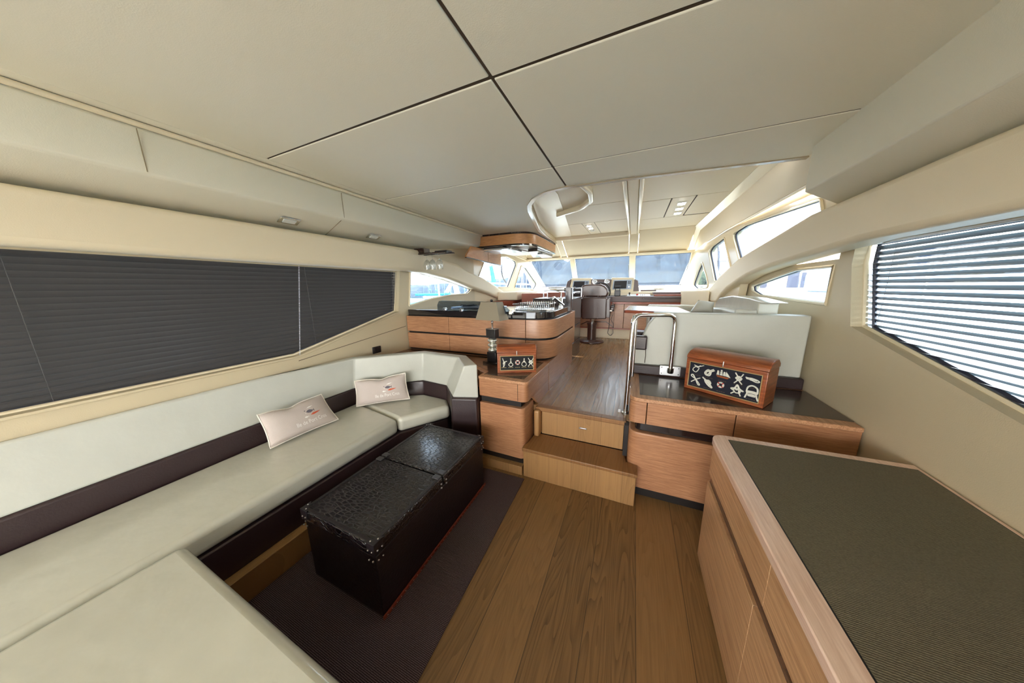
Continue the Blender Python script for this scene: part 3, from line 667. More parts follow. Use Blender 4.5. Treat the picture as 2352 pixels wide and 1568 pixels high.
# throw pillows with print
def textmesh(s, size):
    cu = bpy.data.curves.new('lettering', 'FONT'); cu.body = s; cu.size = size; cu.align_x = 'CENTER'; cu.align_y = 'CENTER'; cu.resolution_u = 3
    o = bpy.data.objects.new('lettering_tmp', cu); COL.objects.link(o); bpy.context.view_layer.update()
    me = bpy.data.meshes.new_from_object(o.evaluated_get(bpy.context.evaluated_depsgraph_get()))
    bpy.data.objects.remove(o); bpy.data.curves.remove(cu)
    return me
def throw_pillow(c, label, thick=.055, sag=.5):
    bl, br, tr, tl = c; base = (bl + br) / 2
    t = thing('throw_pillow', label, 'pillow', base, 0, 'printed linen pillows on the port sofa')
    n = (br - bl).cross(tl - bl).normalized()
    if n.dot(Vector((0, 0, EYE)) - base) < 0: n = -n
    Wd = ((br - bl).length + (tr - tl).length) / 2; Hd = ((tl - bl).length + (tr - br).length) / 2
    def P(u, v):                                   # mid surface with drawn-in edges
        uu = u + .022 * math.sin(PI * v) * (1 - 2 * u) * abs(2 * u - 1) ** 2
        vv = v + .035 * math.sin(PI * u) * (1 - 2 * v) * abs(2 * v - 1) ** 2
        if v > .5: vv -= .07 * math.exp(-((u - sag) / .13) ** 2) * (v - .5) * 2
        return (bl * (1 - uu) + br * uu) * (1 - vv) + (tl * (1 - uu) + tr * uu) * vv
    def puff(u, v): return thick * (max(0, (1 - abs(2 * u - 1) ** 2.6)) ** .6) * (max(0, 1 - abs(2 * v - 1) ** 2.6) ** .6)
    def S(u, v, off=0): return P(u, v) + n * (puff(u, v) + off + .006)
    NU, NV = 28, 18; bm = B()
    f = [[V(bm, P(i / NU, j / NV) + n * puff(i / NU, j / NV)) for j in range(NV + 1)] for i in range(NU + 1)]
    b = [[f[i][j] if i in (0, NU) or j in (0, NV) else V(bm, P(i / NU, j / NV) - n * puff(i / NU, j / NV) * .7) for j in range(NV + 1)] for i in range(NU + 1)]
    for i in range(NU):
        for j in range(NV):
            bm.faces.new((f[i][j], f[i + 1][j], f[i + 1][j + 1], f[i][j + 1]))
            if (i not in (0, NU) or True): bm.faces.new((b[i][j + 1], b[i + 1][j + 1], b[i + 1][j], b[i][j]))
    bmesh.ops.translate(bm, verts=bm.verts, vec=n * .006)
    obj('cover', bm, 'pillow', t, smooth=True, ang=80)
    loop = [(i / 24, 0) for i in range(24)] + [(1, i / 16) for i in range(16)] + [(1 - i / 24, 1) for i in range(24)] + [(0, 1 - i / 16) for i in range(16)]
    obj('piping', tube(B(), [P(u, v) + n * .006 for u, v in loop], .0045, 6, True), 'piping', t, smooth=True)
    def flat(name, polys, mat):
        bm = B()
        for poly in polys:
            # densify and follow the curved cover
            pts = []
            for a, b_ in zip(poly, poly[1:] + poly[:1]): pts += [(a[0] * (1 - k / 3) + b_[0] * k / 3, a[1] * (1 - k / 3) + b_[1] * k / 3) for k in range(3)]
            cx = sum(p[0] for p in pts) / len(pts); cy = sum(p[1] for p in pts) / len(pts); cv = V(bm, S(cx, cy, .0012)); vs = [V(bm, S(u, v, .0012)) for u, v in pts]
            for k in range(len(vs)): bm.faces.new((cv, vs[k], vs[(k + 1) % len(vs)]))
        obj(name, bm, mat, t)
    def fish(cx, cy, L, h, head=-1):
        s_ = lambda dx, dy: (cx + dx * L, cy + dy * h)
        body = [s_(-.5, 0), s_(-.3, .32), s_(-.05, .42), s_(.2, .22), s_(.34, .04), s_(.34, -.04), s_(.2, -.24), s_(-.05, -.42), s_(-.3, -.3)]
        tail = [s_(.30, 0), s_(.5, .38), s_(.45, 0), s_(.5, -.38)]
        return [body, tail]
    circ = lambda cx, cy, r: [(cx + r * math.cos(a * PI / 4), cy + r * 1.7 * math.sin(a * PI / 4)) for a in range(8)]
    flat('grey_fish', fish(.635, .60, .14, .13), 'fishgrey'); flat('dot', [circ(.555, .655, .010)], 'fishgrey')
    flat('coral_fish', [[(.61, .475), (.66, .525), (.73, .525), (.79, .52), (.73, .485), (.66, .46)]], 'fishred')
    flat('white_fish', [[(.60, .71), (.64, .745), (.72, .75), (.66, .715)]], 'white')
    flat('white_fish', fish(.545, .455, .07, .06), 'white'); flat('dot', [circ(.555, .575, .007)], 'white')
    me = textmesh('Ile de Port Cros', .085)
    bm = B(); bm.from_mesh(me); bpy.data.meshes.remove(me)
    for v in bm.verts: v.co = S(.60 + v.co.x / Wd * .36, .30 + v.co.y / Hd * .50, .0012)
    obj('lettering', bm, 'white', t)
    return t
zp = lambda x, y: (580 + x * .16156, 840 + y * .16156)
throw_pillow([onz(*zp(250, 1175), .475), onz(*zp(1215, 760), .475), onx(*zp(970, 405), -2.235), onx(*zp(60, 700), -2.235)],
             'pinkish linen pillow printed with fish, the nearer of the two on the sofa', sag=.42)
q = [onz(*zp(1480, 575), .475), onz(*zp(2235, 465), .475), ony(*zp(2170, 100), 1.835), onx(*zp(1450, 215), -2.24)]
throw_pillow(q, 'cream linen pillow printed with fish, farther one by the sofa corner', sag=.5)

# trunk
t = thing('trunk', 'long black crocodile-pattern leather trunk on the carpet in front of the sofa', 'trunk', (-1.21, 1.115, .009))
x0, x1, y0, y1 = -1.468, -.952, .645, 1.592
obj('body', box(B(), x0 + .006, x1 - .006, y0 + .006, y1 - .006, .010, .352), 'crocside', t, bevel=.006)
for a, b_ in ((y0, 1.118), (1.124, y1)):
    lid = obj('lid', box(B(), x0, x1, a, b_, .353, .418), 'croc', t, bevel=.010, seg=3)
    bm = B()
    for r in ((x0 + .008, x0 + .024, a + .004, b_ - .004), (x1 - .024, x1 - .008, a + .004, b_ - .004)): box(bm, *r, .4175, .4205)
    yy = a + .006 if a == y0 else b_ - .022
    box(bm, x0 + .024, x1 - .024, yy, yy + .016, .4175, .4205)
    obj('border', bm, 'crocside', lid, bevel=.001)
bm = B(); box(bm, x1 - .004, x1 + .004, y0, y1, .010, .030)
obj('bottom_binding', bm, 'redleather', t, bevel=.002)
for i in range(34): obj('tack', blob(B(), (x1 + .005, y0 + .02 + i * (y1 - y0 - .04) / 33, .020), (.0022, .0022, .0022), 1), 'antique', t)
for cx_, cy_ in ((x0, y0), (x1, y0), (x1, y1), (x0, y1)):
    sx = 1 if cx_ == x0 else -1; sy = 1 if cy_ == y0 else -1
    bm = B(); px0, px1 = sorted((cx_ - sx * .003, cx_ + sx * .052)); py0, py1 = sorted((cy_ - sy * .003, cy_ + sy * .052))
    extr(bm, [(cx_ - sx * .003, cy_ - sy * .003, .423), (cx_ + sx * .052, cy_ - sy * .003, .423), (cx_ - sx * .003, cy_ + sy * .052, .423)], (0, 0, -.004))
    extr(bm, [(cx_ - sx * .003, cy_ - sy * .003, .423), (cx_ + sx * .045, cy_ - sy * .003, .423), (cx_ + sx * .045, cy_ - sy * .003, .375), (cx_ - sx * .003, cy_ - sy * .003, .36)], (0, sy * .003, 0))
    extr(bm, [(cx_ - sx * .003, cy_ - sy * .003, .423), (cx_ - sx * .003, cy_ + sy * .045, .423), (cx_ - sx * .003, cy_ + sy * .045, .375), (cx_ - sx * .003, cy_ - sy * .003, .36)], (sx * .003, 0, 0))
    cc = obj('corner_cap', bm, 'crocside', t, bevel=.0015)
    for d in (.012, .036):
        for q_ in (((cx_ + sx * d), cy_ - sy * .004, .385 + .0 * d), ((cx_ + sx * d), cy_ - sy * .004, .335), (cx_ - sx * .004, cy_ + sy * d, .385), (cx_ - sx * .004, cy_ + sy * d, .335)): obj('rivet', blob(B(), q_, (.0042, .0042, .0042), 2), 'antique', cc, smooth=True)
    for q_ in ((cx_ + sx * .03, cy_ + sy * .008, .424), (cx_ + sx * .008, cy_ + sy * .03, .424)): obj('rivet', blob(B(), q_, (.004, .004, .003), 2), 'antique', cc, smooth=True)
for xx in (x0 + .03, x1 - .03):
    for yy in (1.098, 1.144):
        obj('clasp', box(B(), xx - .022, xx + .022, yy - .016, yy + .016, .4205, .426), 'darkmetal', t, bevel=.003)
for yy in (1.098, 1.144):
    for zz in (.385, .36): obj('stud', blob(B(), (x1 + .001, yy, zz), (.005, .005, .005), 2), 'antique', t, smooth=True)

# ================================================================== STEPS
t = thing('staircase', 'two oak steps leading up to the galley and helm deck', 'stairs', (-.31, 1.95, 0))
fp = [(-.73, 1.80), (.103, 1.80), (.103, 1.915), (.03, 1.93), (.01, 2.066), (-.705, 2.066), (-.715, 1.90), (-.73, 1.85)]
obj('lower_riser', prism(B(), [(-.722, 1.812), (.095, 1.812), (.095, 1.915), (.02, 2.07), (-.715, 2.07), (-.722, 1.87)], 0.0, .232), 'stepw', t, bevel=.004)
obj('lower_tread', prism(B(), fp, .228, .255), 'steptop', t, bevel=.006, seg=3)
obj('upper_riser', box(B(), -.652, -.002, 2.072, 2.10, .255, .474), 'stepw', t, bevel=.003)
obj('upper_nosing', box(B(), -.70, .012, 2.045, 2.115, .470, .506), 'steptop', t, bevel=.006, seg=3)
obj('stile', box(B(), -.702, -.655, 2.0, 2.11, .255, .490), 'stepw', t, bevel=.015, seg=4)
lt = obj('latch', box(B(), -.335, -.275, 2.063, 2.073, .368, .380), 'steel', t, bevel=.003)
obj('gap_shade', box(B(), .0, .028, 2.0, 2.1, .255, .50), 'black', t)  # solid black box put in as the shade of the gap

# ================================================================== PORT LOW CABINET
def Vs(pts): return [Vector((p[0], p[1], 0)) for p in pts]
t = thing('low_cabinet', 'low oak cabinet left of the steps carrying the table lamp', 'cabinet', (-1.0, 2.1, 0))
obj('plinth', box(B(), -1.12, -.735, 1.812, 2.04, 0.0, .075), 'stepw', t, bevel=.002)
obj('lower_recess', box(B(), -1.12, -.74, 1.86, 2.04, .075, .135), 'black', t)
low = fillet(Vs([(-1.123, 1.84), (-.722, 1.832), (-.722, 2.06), (-1.123, 2.06)]), [.01, .05, 0, 0], 6)
obj('lower_door', prism(B(), low, .130, .565), 'wood', t, bevel=.006, seg=3)
obj('middle_recess', prism(B(), [(-1.12, 1.87), (-.76, 1.87), (-.76, 2.06), (-.735, 2.425), (-2.43, 2.425), (-2.43, 2.1), (-1.37, 2.09), (-1.13, 1.99)], .5655, .622), 'black', t)
upp = fillet(Vs([(-1.125, 1.842), (-.698, 1.832), (-.698, 2.425), (-2.445, 2.425), (-2.445, 2.10), (-1.38, 2.085), (-1.125, 1.95)]), [.01, .05, 0, 0, 0, 0, 0], 6)
obj('upper_drawer', prism(B(), upp, .622, .768), 'wood', t, bevel=.004, seg=2)
obj('drawer_seam', box(B(), -.775, -.772, 1.8315, 1.84, .63, .765), 'groove', t)
top = fillet(Vs([(-1.128, 1.838), (-.694, 1.828), (-.694, 2.425), (-2.445, 2.425), (-2.445, 2.10), (-1.38, 2.082), (-1.128, 1.945)]), [.01, .05, 0, 0, 0, 0, 0], 6)
tp = obj('top', prism(B(), top, .768, .789), 'woodtop', t, bevel=.003)
obj('inlay', prism(B(), [(-1.105, 1.90), (-.745, 1.893), (-.745, 2.415), (-2.43, 2.415), (-2.43, 2.16), (-1.36, 2.14), (-1.105, 1.985)], .789, .7905), 'wenge2', tp)

obj('side_filler', prism_x(B(), [(1.98, .6225), (2.12, .507), (2.425, .507), (2.425, .6225)], -.725, -.6985), 'wood', t)
# ---- table lamp
LA = (-1.188, 2.226, .7905)
t = thing('table_lamp', 'table lamp with grey pyramid shade and black and glass column on the low cabinet', 'lamp', LA, math.radians(-9.3))
L = True
obj('plinth', box(B(), -.085, .075, -.055, .055, 0, .022), 'smoke', t, local=L, bevel=.003)
obj('lower_block', box(B(), -.05, .05, -.031, .031, .022, .112), 'plastic', t, local=L, bevel=.003)
for k in range(3):
    rg = [(.0, .112 + k * .045)] + [(.028 + .022 * math.sin(PI * j / 8), .112 + k * .045 + .045 * j / 8) for j in range(9)] + [(0, .157 + k * .045)]
    obj('glass_ring', lathe(B(), rg, seg=24), 'ringglass', t, local=L, smooth=True)
obj('upper_block', box(B(), -.052, .052, -.032, .032, .247, .330), 'plastic', t, local=L, bevel=.003)
obj('cap', box(B(), -.055, .055, -.035, .035, .330, .336), 'antique', t, local=L, bevel=.001)
obj('stem', lathe(B(), [(.007, .336), (.007, .385), (.011, .39), (.011, .40), (.006, .405), (.006, .56), (.010, .565), (.006, .59)], seg=12), 'antique', t, local=L, smooth=True)
bm = B(); a_, b_, h0, h1 = .1385, .090, .418, .580
for k in range(4):
    an = PI / 4 + k * PI / 2; an2 = an + PI / 2
    P = lambda r, an, z: (r * math.sqrt(2) * math.cos(an), r * math.sqrt(2) * math.sin(an) * .535, z)
    o = [V(bm, P(a_, an, h0)), V(bm, P(a_, an2, h0)), V(bm, P(b_, an2, h1)), V(bm, P(b_, an, h1))]
    i_ = [V(bm, P(a_ - .003, an, h0)), V(bm, P(a_ - .003, an2, h0)), V(bm, P(b_ - .003, an2, h1)), V(bm, P(b_ - .003, an, h1))]
    bm.faces.new(o); bm.faces.new(i_[::-1]); bm.faces.new((o[0], o[1], i_[1], i_[0])); bm.faces.new((o[2], o[3], i_[3], i_[2]))
bmesh.ops.remove_doubles(bm, verts=bm.verts, dist=1e-5)
obj('shade', bm, 'shade', t, local=L)
obj('finial', lathe(B(), [(.004, .575), (.012, .585), (.012, .60), (0, .606)], seg=12), 'plastic', t, local=L, smooth=True)

# ---- knot display boxes
def disp_box(label, a, b, z, h_front, h_top, depth, mat_panel, draw, group=None):
    a = Vector((a.x, a.y, z)); b = Vector((b.x, b.y, z)); d = b - a; w = d.length; rot = math.atan2(d.y, d.x)
    t = thing('knot_box', label, 'display box', a, rot, 'wooden sailor knot boxes')
    e = .004
    sec = [(0, 0), (depth, 0), (depth, h_front + .01), (depth * .78, h_top), (depth * .42, h_top + .006), (.03, h_front + .035), (.0, h_front + .012)]
    obj('case', prism_x(B(), [(0, 0), (depth, 0), (depth, h_front), (0, h_front)], 0, w), 'mahog', t, local=True, bevel=.004, seg=3)
    lid = [(-.002, h_front + .0015), (depth + .002, h_front + .0015), (depth + .002, h_front + .025), (depth * .8, h_top - .002), (depth * .45, h_top), (depth * .2, h_top - .012), (.004, h_front + .022)]
    obj('lid', prism_x(B(), lid, -.003, w + .003), 'mahog', t, local=True, bevel=.005, seg=3)
    m = .022
    fr = B(); holed(fr, [(m * .4, -.004, m * .4), (w - m * .4, -.004, m * .4), (w - m * .4, -.004, h_front - m * .3), (m * .4, -.004, h_front - m * .3)], [[(m, -.004, m), (w - m, -.004, m), (w - m, -.004, h_front - m), (m, -.004, h_front - m)]], (0, .004, 0))
    obj('front_frame', fr, 'mahog', t, local=True, bevel=.001)
    obj('panel', box(B(), m, w - m, -.0012, .0, m, h_front - m), mat_panel, t, local=True)
    bm = B(); f0, f1, g0, g1 = m + .001, w - m - .001, m + .001, h_front - m - .001
    for r in ((f0, f1, g0, g0 + .004), (f0, f1, g1 - .004, g1), (f0, f0 + .004, g0 + .004, g1 - .004), (f1 - .004, f1, g0 + .004, g1 - .004)): box(bm, r[0], r[1], -.003, -.0012, r[2], r[3])
    obj('gilt_fillet', bm, 'gold', t, local=True)
    bm = B(); tube(bm, [(w / 2, -.007, h_front + .018), (w / 2, -.009, h_front - .006)], .004, 8); blob(bm, (w / 2, -.010, h_front - .012), (.005, .005, .006), 1)
    obj('clasp', bm, 'antique', t, local=True, smooth=True)
    draw(t, w, h_front, m)
    return t
def rope(t, name, lines, cx, cz, s, r=.0032, mat='rope', rot=0):
    bm = B(); ca, sa = math.cos(rot), math.sin(rot)
    for k, ln in enumerate(lines):
        cyc = ln[0] == 'o'; pts = ln[1:] if cyc else ln
        P3 = []
        n_ = len(pts)
        for i in range(n_ if cyc else n_ - 1):      # smooth through the points (Catmull-Rom)
            p0, p1, p2, p3 = (pts[(i - 1) % n_], pts[i], pts[(i + 1) % n_], pts[(i + 2) % n_]) if cyc else (pts[max(i - 1, 0)], pts[i], pts[i + 1], pts[min(i + 2, n_ - 1)])
            for j in range(4):
                u = j / 4
                c_ = [.5 * (2 * p1[q] + (p2[q] - p0[q]) * u + (2 * p0[q] - 5 * p1[q] + 4 * p2[q] - p3[q]) * u * u + (3 * p1[q] - p0[q] - 3 * p2[q] + p3[q]) * u ** 3) for q in (0, 1)]
                P3.append(c_)
        if not cyc: P3.append(pts[-1])
        tube(bm, [(cx + (x * ca - y * sa) * s, -.004 - .0006 * (k % 2) - .0008 * math.sin(i_ * .9), cz + (x * sa + y * ca) * s) for i_, (x, y) in enumerate(P3)], r, 6, cyc)
    return obj(name, bm, mat, t, local=True, smooth=True)
loop_knot = [[(-.1, -1.0), (-.55, -.7), (-.45, -.1), (-.05, .2), (.1, 1.0)], [(.1, -1.0), (.55, -.65), (.4, -.1), (.0, .15), (-.05, 1.0)], [(-.3, .1), (.25, .3)], [(-.25, .3), (.3, .12)]]
cross_knot = [[(-.6, 1), (-.1, .3), (.45, .1), (.2, -.35), (-.2, -.1), (.3, .4), (.6, 1)], [(-.6, -1), (-.15, -.35), (-.45, .0), (-.1, .35), (.3, .1), (.1, -.4), (.6, -1)], [(-.35, .3), (.3, -.3)], ['o', (-.35, 0), (0, .4), (.35, 0), (0, -.4)]]
bow_knot = [[(0, 0), (-.6, .9), (-.9, .6), (0, 0), (.8, -.9), (.5, -1.0), (0, 0)], [(-.8, -.7), (0, 0), (.8, .5)], [(-.2, .2), (.2, -.2)]]
hitch = [[(-.9, .9), (-.4, .5), (.1, .3), (.4, -.2), (.1, -.4), (-.3, .2), (.2, .5), (.6, 0), (.4, -.5)], [(-.5, .7), (-.3, .0), (.3, -.6), (.9, -.9), (.7, -.5), (.2, -.1)], [(-.35, .4), (.3, .1)], [(-.2, .1), (.45, -.2)]]
anchor_b = [[(-.7, -.8), (-.3, -.3), (-.8, .1), (-.3, .3), (0, .9), (.35, .3), (.9, .0), (.3, -.1), (.6, -.9)], [(-.5, .0), (.1, .2), (.5, -.3), (-.1, -.5), (-.4, -.1)], ['o', (-.2, .25), (0, .75), (.2, .25), (0, .0)]]
bollard = [[(-.6, 0), (-.5, .7), (0, 1), (.5, .7), (.6, 0)], [(-.6, .1), (0, .15), (.6, .1)], [(-.6, -.1), (0, -.05), (.6, -.1)], [(-.6, -.35), (0, -.3), (.6, -.35)], [(-.5, -.2), (-.7, -.9)], [(.45, -.2), (.75, -1.0)], [(-.4, -.5), (.4, -.5)]]
flat_k = [[(-1.3, .35), (-.8, .3), (-.3, .35), (.5, .2), (1.0, -.1), (.5, -.3), (-.4, 0), (-1.2, .1)], [(-.6, .4), (-.4, -.1)], [(-.5, .2), (.6, 0)]]
def ring_buoy(t, cx, cz, R, r):
    bm = B(); tube(bm, [(cx + R * math.cos(a * PI / 10), -.005, cz + R * math.sin(a * PI / 10)) for a in range(20)], r, 8, True); o = obj('lifebuoy', bm, 'rope', t, local=True, smooth=True)
    for k in range(4):
        a = PI / 4 + k * PI / 2; bm = B()
        tube(bm, [(cx + R * math.cos(a + d), -.0052, cz + R * math.sin(a + d)) for d in (-.22, 0, .22)], r * 1.12, 8); obj('red_band', bm, 'red', o, local=True, smooth=True)
def ship(t, cx, cz, s):
    bm = B()
    for i, (dx, hh) in enumerate(((-.75, .75), (-.25, .95), (.2, .7))):
        for k in range(3):
            z0 = cz + s * (-.1 + k * hh * .36); w_ = s * (.2 - k * .03); x_ = cx + dx * s
            extr(bm, [(x_ - w_, -.003, z0), (x_ + w_, -.003, z0 - s * .03), (x_ + w_ * .85, -.003, z0 + s * hh * .3), (x_ - w_ * .85, -.003, z0 + s * hh * .3)], (0, -.003, 0))
    extr(bm, [(cx + .42 * s, -.003, cz - .1 * s), (cx + 1.15 * s, -.003, cz - .25 * s), (cx + .45 * s, -.003, cz + .75 * s)], (0, -.003, 0))
    obj('ship_sails', bm, 'rope', t, local=True)
    obj('ship_hull', extr(B(), [(cx - 1.0 * s, -.003, cz - .2 * s), (cx + 1.0 * s, -.003, cz - .3 * s), (cx + .75 * s, -.003, cz - .6 * s), (cx - .8 * s, -.003, cz - .5 * s)], (0, -.003, 0)), 'mahog', t, local=True)
def draw_small(t, w, h, m):
    cz = h * .53; s = h * .21; xs = [.17, .345, .52, .685, .855]
    rope(t, 'knot', [[(0, -1), (-.1, -.3), (.25, 0), (-.1, .4), (-.3, 1.1)], [(-.2, -1), (.2, -.3), (-.15, .1), (.7, .35)], [(-.25, -.2), (.25, .1)]], w * xs[0], cz, s)
    rope(t, 'knot', [['o', (-.5, -.5), (0, -.05), (.5, -.5), (0, -.95)], [(-.15, 0), (0, .5), (-.1, 1.0)], [(.15, 0), (.0, .5), (.1, 1)]], w * xs[1], cz, s)
    ring_buoy(t, w * xs[2], cz, .0155, .0055)
    rope(t, 'knot', loop_knot, w * xs[3], cz, s * .95, .0026)
    rope(t, 'knot', cross_knot, w * xs[4], cz, s, .003)
    bm = B()
    for k in range(5):
        for j in range(3): box(bm, w * xs[k] - .02 + j * .014, w * xs[k] - .02 + j * .014 + .010, -.0022, -.0012, h * .27, h * .29)
    obj('caption_strip', bm, 'gold', t, local=True)
def draw_big(t, w, h, m):
    z1, z0 = h * .68, h * .36; s = h * .13
    rope(t, 'knot', [['o', (-.9, -.6), (-.7, .1), (0, .5), (.3, 0), (-.2, -.9)], [(-.7, .7), (.2, .5), (1.3, 1.0)], [(-.1, .2), (.6, .8)]], w * .17, z1 + .008, s, .003)
    rope(t, 'knot', [['o', (-.8, -.3), (-.2, .5), (.4, 0), (.2, -.8), (-.5, -.8)], ['o', (-.55, -.3), (-.1, .2), (.15, -.1), (0, -.5), (-.4, -.6)], [(.1, .3), (.9, .8)], [(.2, 0), (1.1, .6)]], w * .33, z1, s, .0042)
    ship(t, w * .51, z1, s * 1.25)
    rope(t, 'knot', cross_knot, w * .70, z1, s * 1.15, .0036)
    rope(t, 'knot', flat_k, w * .86, z1 + .008, s * 1.0, .0036)
    rope(t, 'knot', bow_knot, w * .165, z0, s * 1.15, .0036)
    rope(t, 'knot', hitch, w * .325, z0 - .002, s * 1.15, .0042)
    ring_buoy(t, w * .50, z0 + .004, .015, .006)
    rope(t, 'knot', anchor_b, w * .695, z0 - .004, s * 1.3, .0040)
    rope(t, 'knot', bollard, w * .865, z0 + .002, s * 1.5, .0046)
    bm = B()
    for x_ in (.17, .335, .51, .70, .86):
        for zz in (z1 - s * 1.45, z0 - s * 1.5):
            for j in range(4): box(bm, w * x_ - .024 + j * .0125, w * x_ - .024 + j * .0125 + .009, -.0022, -.0012, zz, zz + .003)
    obj('caption_strip', bm, 'label', t, local=True)
disp_box('small mahogany box showing five rope knots, beside the table lamp', Vector((-1.007, 1.957, 0)), Vector((-.713, 2.102, 0)), .7905, .172, .232, .14, 'blackfelt', draw_small)
disp_box('large mahogany box showing two rows of rope knots and a ship, on the starboard cabinet', Vector((.383, 2.252, 0)), Vector((.757, 2.006, 0)), .757, .228, .285, .20, 'navy', draw_big)

# ================================================================== GALLEY
t = thing('galley_cabinet', 'curved oak galley counter block with two tiers of drawers behind the sofa', 'cabinet', (-1.5, 2.9, .505))
GY, GX, GE = 2.43, -.672, 3.40
path = fillet(Vs([(-2.44, GY), (GX, GY), (GX, GE)]), [0, .27, 0], 14, closed=False)
def cut(path, s0, s1):
    """piece of a polyline between arc lengths"""
    out = []; s = 0
    for a, b in zip(path, path[1:]):
        l = (b - a).length
        if s + l > s0 and s < s1:
            k0 = max(0, (s0 - s) / l); k1 = min(1, (s1 - s) / l)
            if not out: out.append(a.lerp(b, k0))
            out.append(a.lerp(b, k1))
        s += l
    return [p for i, p in enumerate(out) if i == 0 or (p - out[i - 1]).length > 1e-5]
tot = sum((b - a).length for a, b in zip(path, path[1:]))
cuts = [0, .60, 1.505, tot]
for z0, z1 in ((.812, .992), (1.012, 1.190)):
    for s0, s1 in zip(cuts, cuts[1:]):
        p = [Vector((q.x, q.y, z0)) for q in cut(path, s0 + .0025, s1 - .0025)]
        obj('drawer', sweep(B(), p, [(0, 0), (0, z1 - z0), (.018, z1 - z0), (.018, 0)]), 'wood', t, bevel=.0025, smooth=True, ang=40)
inner = fillet(Vs([(-2.44, GY + .03), (GX - .03, GY + .03), (GX - .03, GE - .01), (-2.44, GE - .01)]), [0, .25, 0, 0], 12)
obj('carcass', prism(B(), inner, .790, 1.195), 'black', t)
obj('base_panel', prism(B(), [(-2.44, GY + .005), (-.698, GY + .005), (-.698, 3.53), (-2.44, 3.53)], .506, .788), 'wood', t, bevel=.002)
obj('end_panel', box(B(), -2.44, GX - .002, GE + .002, 3.525, .79, 1.195), 'wood', t, bevel=.002)
# worktop with raised black edge
wt = fillet(Vs([(-2.44, GY + .035), (GX - .04, GY + .035), (GX - .04, GE), (-1.15, GE), (-1.45, 3.15), (-2.44, 3.15)]), [0, .25, 0, .1, .3, 0], 12)
o = obj('worktop', prism(B(), wt, 1.195, 1.262), 'gloss', None, bevel=.006, seg=3, smooth=True)
tag(o, 'glossy black granite worktop on the curved oak galley drawers', 'worktop')
t = thing('glass_splash_screen', 'curved smoked glass splash screen clamped along the galley worktop', 'glass screen', (-1.7, 2.62, 1.262))
g0 = onz(1005, 712, 1.262); g1 = onz(1180, 722, 1.262)
prof = [(0, 0), (0, .06), (.03, .105), (.08, .112), (.55, .115), (.80, .108), (.93, .06), (1.0, 0)]
bm = B(); dv = g1 - g0
extr(bm, [g0 + dv * a + Vector((0, 0, h * .95)) for a, h in prof], (0, .008, 0)); obj('glass', bm, 'smoke', t)
for px_ in (1026, 1069, 1215 - 40):
    k = (px_ - 1005) / 175; c = g0 + dv * k
    bm = B(); extr(bm, [c + Vector((x, -.016, z)) for x, z in ((-.014, 0), (.014, 0), (.014, .022), (.008, .034), (-.008, .034), (-.014, .022))], (0, .04, 0))
    obj('clamp', bm, 'chrome', t, bevel=.002)
# hob behind the glass
t = thing('cooktop', 'steel framed cooktop set into the worktop behind the glass screen', 'cooktop', (-1.75, 2.95, 1.262))
obj('plate', box(B(), -2.05, -1.45, 2.78, 3.12, 1.262, 1.272), 'steel', t, bevel=.003)
bm = B()
for cx_ in (-1.9, -1.6):
    for rr in (.09, .055): tube(bm, [(cx_ + rr * math.cos(a * PI / 8), 2.95 + rr * math.sin(a * PI / 8), 1.280) for a in range(16)], .005, 6, True)
    for a in range(4): tube(bm, [(cx_ + .04 * math.cos(a * PI / 2), 2.95 + .04 * math.sin(a * PI / 2), 1.288), (cx_ + .12 * math.cos(a * PI / 2), 2.95 + .12 * math.sin(a * PI / 2), 1.288), (cx_ + .12 * math.cos(a * PI / 2), 2.95 + .12 * math.sin(a * PI / 2), 1.27)], .004, 6)
obj('pan_support', bm, 'plastic', t)
# dish rack
zg = lambda x, y: (1200 + x * .07652, 640 + y * .07652)
t = thing('dish_rack', 'chrome wire dish rack on the curved corner of the worktop', 'dish rack', (-.95, 2.75, 1.262))
rx0, rx1, ry0, ry1, rz = -1.14, -.80, 2.62, 3.0, 1.262
bm = B()
for z in (1.270, 1.325):
    e_ = 0 if z < 1.3 else .015
    tube(bm, fillet(Vs([(rx0 - e_, ry0 - e_), (rx1 + e_, ry0 - e_), (rx1 + e_, ry1 + e_), (rx0 - e_, ry1 + e_)]), .04, 4) and [Vector((p.x, p.y, z)) for p in fillet(Vs([(rx0 - e_, ry0 - e_), (rx1 + e_, ry0 - e_), (rx1 + e_, ry1 + e_), (rx0 - e_, ry1 + e_)]), .04, 4)], .0032, 6, True)
obj('rim', bm, 'chrome', t, smooth=True)
bm = B()
for i in range(16):
    x = rx0 + .01 + i * (rx1 - rx0 - .02) / 15
    tube(bm, [(x, ry0 - .01, 1.325), (x, ry0, 1.27), (x, (ry0 + ry1) / 2 - .05, 1.27), (x, (ry0 + ry1) / 2 - .02, 1.335), (x, (ry0 + ry1) / 2 + .01, 1.27), (x, ry1, 1.27), (x, ry1 + .01, 1.34)], .0021, 5)
obj('wires', bm, 'chrome', t, smooth=True)
